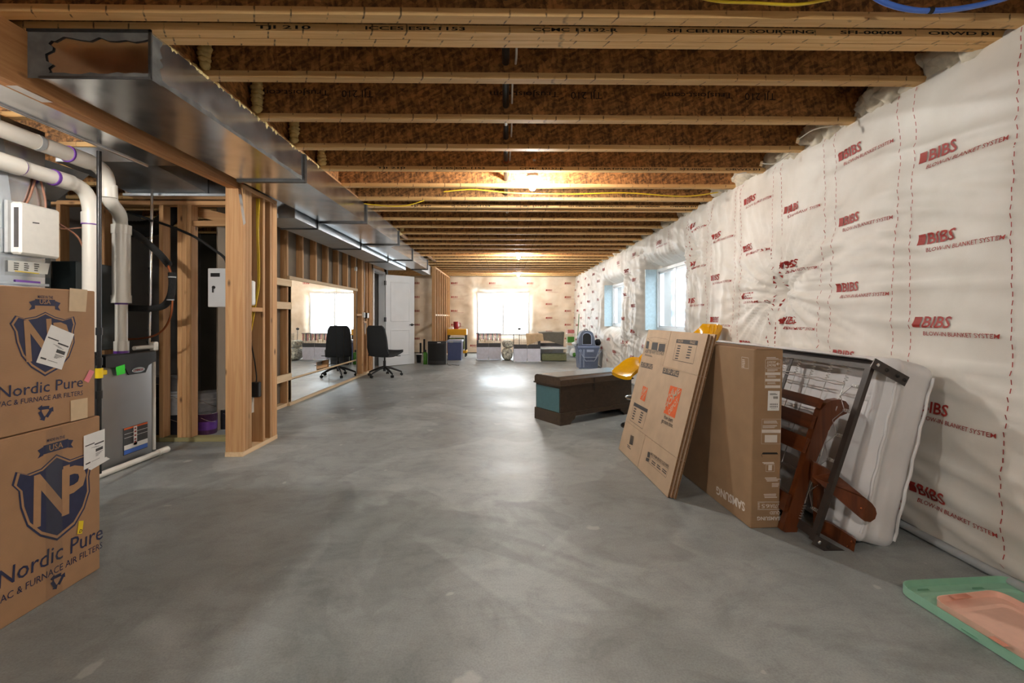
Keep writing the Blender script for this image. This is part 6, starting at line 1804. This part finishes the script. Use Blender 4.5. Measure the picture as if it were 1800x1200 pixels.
for k in range(2):
    a = c0.x - .02 + (c1.x - c0.x) / 2 * k; w = (c1.x - c0.x) / 2
    MB().box((a + .006, y2, .01), (a + w - .006, y2 + .008, .35)).build('white_panel', 'coroplast', t); MB().box((a, y2 + .01, .35), (a + w, y2 + .016, .44)).build('dark_band', 'grid_dark', t); wire_grid(t, a, a + w, y2 + .02, .35, .72, 8)
cloth('grey_cloth', 'grey green cloth draped over the pen behind the hay tote', c0.x - .04, c1.x + .0, y2 - .012, .735, .30, 'cloth_grey', .5, 4)
# printed cushions between the pens
def cushion(x, y, z, s, rz, label):
    mb = MB(); m = Matrix.Translation((x, y, z)) @ Matrix.Rotation(rz, 4, 'Z')
    rbox(mb, s, min(s) * .45, 6, m, lambda p, d: p * (1 + .06 * mnoise.noise(p * 6))); tag(mb.build('cushion', 'print_cloth'), label, 'cushion', 'printed cushions between the pens')
xa, xb = a1.x + .03, b0.x - .03; ym_ = 11.75
cushion((xa + xb) / 2, ym_ + .1, .16, (xb - xa, .5, .31), 0, 'bird printed cushion standing on the floor between the two pens')
cushion((xa + xb) / 2 + .02, ym_ + .16, .42, (xb - xa - .02, .4, .2), .2, 'grey rounded cushion piled on the bird printed one')
cushion(a0.x - .30, 12.9, .16, (.36, .35, .31), .3, 'bird printed cushion by the end of the ribboned pen') if False else None
# toys / perch
t = thing('perch_stand', 'thin metal perch stand with a dark flower finial behind the second pen', 'stand', (b0.x + .22, 12.7, 0))
MB().tube([(b0.x + .18, 12.7, 0), (b0.x + .18, 12.7, .84)], .008, 6).build('rod', 'grid_dark', t)
MB().blob((b0.x + .18, 12.7, .80), (.05, .02, .035), 3, n=8).build('finial', 'grid_dark', t); MB().lathe([(.11, 0), (.11, .012), (.02, .02)], (b0.x + .18, 12.7, 0), 14).build('foot', 'grid_dark', t)
# white shelf with green things at the right
xs0, xs1 = P(997, 600, Y=12.6).x, P(1011, 600, Y=12.6).x
t = thing('wire_shelf', 'narrow white shelf rack beside the covered pen', 'shelf', ((xs0 + xs1) / 2, 12.7, 0))
for z in (.10, .40, .66): MB().box((xs0, 12.6, z), (xs1, 12.9, z + .015)).build('shelf', 'shelf_white', t)
for xx in (xs0 + .006, xs1 - .006):
    for yy_ in (12.61, 12.89): MB().tube([(xx, yy_, 0), (xx, yy_, .80)], .008, 6).build('leg', 'shelf_white', t)
for k, (z, mat, nm, lab) in enumerate(((.415, 'bottle_green', 'green_box', 'green carton on the middle of the narrow white shelf'), (.675, 'strip_pink', 'red_box', 'red flat box on top of the narrow white shelf'), (.115, 'bag_white', 'white_box', 'white carton low on the narrow white shelf'))):
    tag(MB().box((xs0 + .02, 12.63, z), (xs1 - .02, 12.85, z + (.16, .10, .2)[k]), ch=.006).build(nm, mat), lab, 'box')
c = P(1008, 628, Z=0)
mb = MB(); mb.blob((c.x, c.y + .1, .12), (.10, .09, .12), 5, .35, 14); t = thing('plastic_bag', 'white plastic shopping bag with green print on the floor', 'bag', c)
mb.v = [(x, y, max(z, .004)) for x, y, z in mb.v]; mb.build('bag', 'bag_white', t); MB().tube(smooth_path([(c.x - .05, c.y + .1, .2), (c.x - .04, c.y + .1, .30), (c.x + .03, c.y + .1, .31), (c.x + .05, c.y + .1, .2)]), .010, 6).build('handle', 'bag_white', t)
MB().blob((c.x + .03, c.y + .03, .08), (.06, .03, .06), 9, n=10).build('green_print', 'bottle_green', t)
tag(MB().tube([(P(1013, 610, Y=12.5).x, 12.5, .02), (P(1019, 557, Y=12.5).x, 12.6, 1.22)], .011, 8).build('green_pole', 'leaf_green'), 'thin green pole leaning in the far corner of the blanket walls', 'pole')

# ------------------------------------------------------------------ grey tote stack and pet carrier
c0, c1 = P(1016, 648, Z=0), P(1062, 648, Z=0); y = c0.y; xa, xb = c0.x, min(c1.x, 2.06)
t = tote('storage_tote', 'blue grey heavy duty storage tote against the blanket wall', xa, xb, y, y + .42, 0, .50, 'tote_grey', 'tote_grey', .03, False)
def trap(z0, z1, w0, w1, r_):
    xm_ = (xa + xb) / 2 + .03
    pts = [(xm_ - w1, y - .014, z1), (xm_ - w0, y - .004, z0), (xm_ + w0, y - .004, z0), (xm_ + w1, y - .014, z1)]
    return MB().tube(pts, r_, 6)
trap(.17, .40, .10, .24, .012).build('handle_rib', 'tote_pale', t); trap(.25, .42, .14, .20, .010).build('handle_rib', 'tote_pale', t)
MB().box(((xa + xb) / 2 - .05, y - .03, .36), ((xa + xb) / 2 + .11, y - .004, .42), ch=.008).build('latch', 'tote_pale', t)
for k, xx in enumerate((xa + .05, xa + .13)): MB().hexa([(xx - .012, y + .012, .03), (xx + .012, y + .012, .03), (xx + .012, y + .03, .03), (xx - .012, y + .03, .03)], [(xx - .016, y - .008, .43), (xx + .016, y - .008, .43), (xx + .016, y + .01, .43), (xx - .016, y + .01, .43)]).build('rib', 'tote_pale', t)
t = thing('pet_carrier', 'grey backpack pet carrier with a dark mesh window on the storage tote', 'pet carrier', ((xa + xb) / 2, y + .15, .50))
flat('carrier_grey', srgb(96, 104, 120), .6, var=.06)
xm_ = (xa + xb) / 2 - .03
arch = [(xm_ - .19, .505)] + [(xm_ - .19 + .02 * k / 3 + 0, .505 + .26 * k / 3) for k in range(1, 3)] + [(xm_ - .15 + .15 * (1 - math.cos(PI * k / 8)) , .74 + .10 * math.sin(PI * k / 8)) for k in range(9)] + [(xm_ + .17, .68), (xm_ + .19, .505)]
recalc(MB().prism([(a, y + .05, b) for a, b in arch], (0, .28, 0)).build('shell', 'carrier_grey', t))
win = [(xm_ - .10, .53), (xm_ - .10, .70)] + [(xm_ - .10 + .10 * (1 - math.cos(PI * k / 8)), .70 + .09 * math.sin(PI * k / 8)) for k in range(1, 8)] + [(xm_ + .10, .70), (xm_ + .10, .53)]
recalc(MB().prism([(a, y + .044, b) for a, b in win], (0, .008, 0)).build('mesh_window', 'black_rubber', t))
MB().tube([(a, y + .042, b) for a, b in win], .009, 6, closed=True).build('piping', 'tote_pale', t); MB().tube([(xm_ - .04, y + .18, .83), (xm_ - .03, y + .18, .865), (xm_ + .03, y + .18, .865), (xm_ + .04, y + .18, .83)], .009, 6).build('handle', 'black_rubber', t)
mb = MB(); mb.blob((xm_ + .275, y + .2, .575), (.07, .08, .075), 4, .3, 12); tag(mb.build('black_pouch', 'black_rubber'), 'small black pouch beside the pet carrier on the tote', 'pouch')
mb = MB(); mb.blob((xm_ - .25, y + .2, .54), (.06, .09, .045), 6, .3, 12); tag(mb.build('folded_cloth', 'bag_white'), 'folded pale cloth beside the pet carrier on the tote', 'cloth')
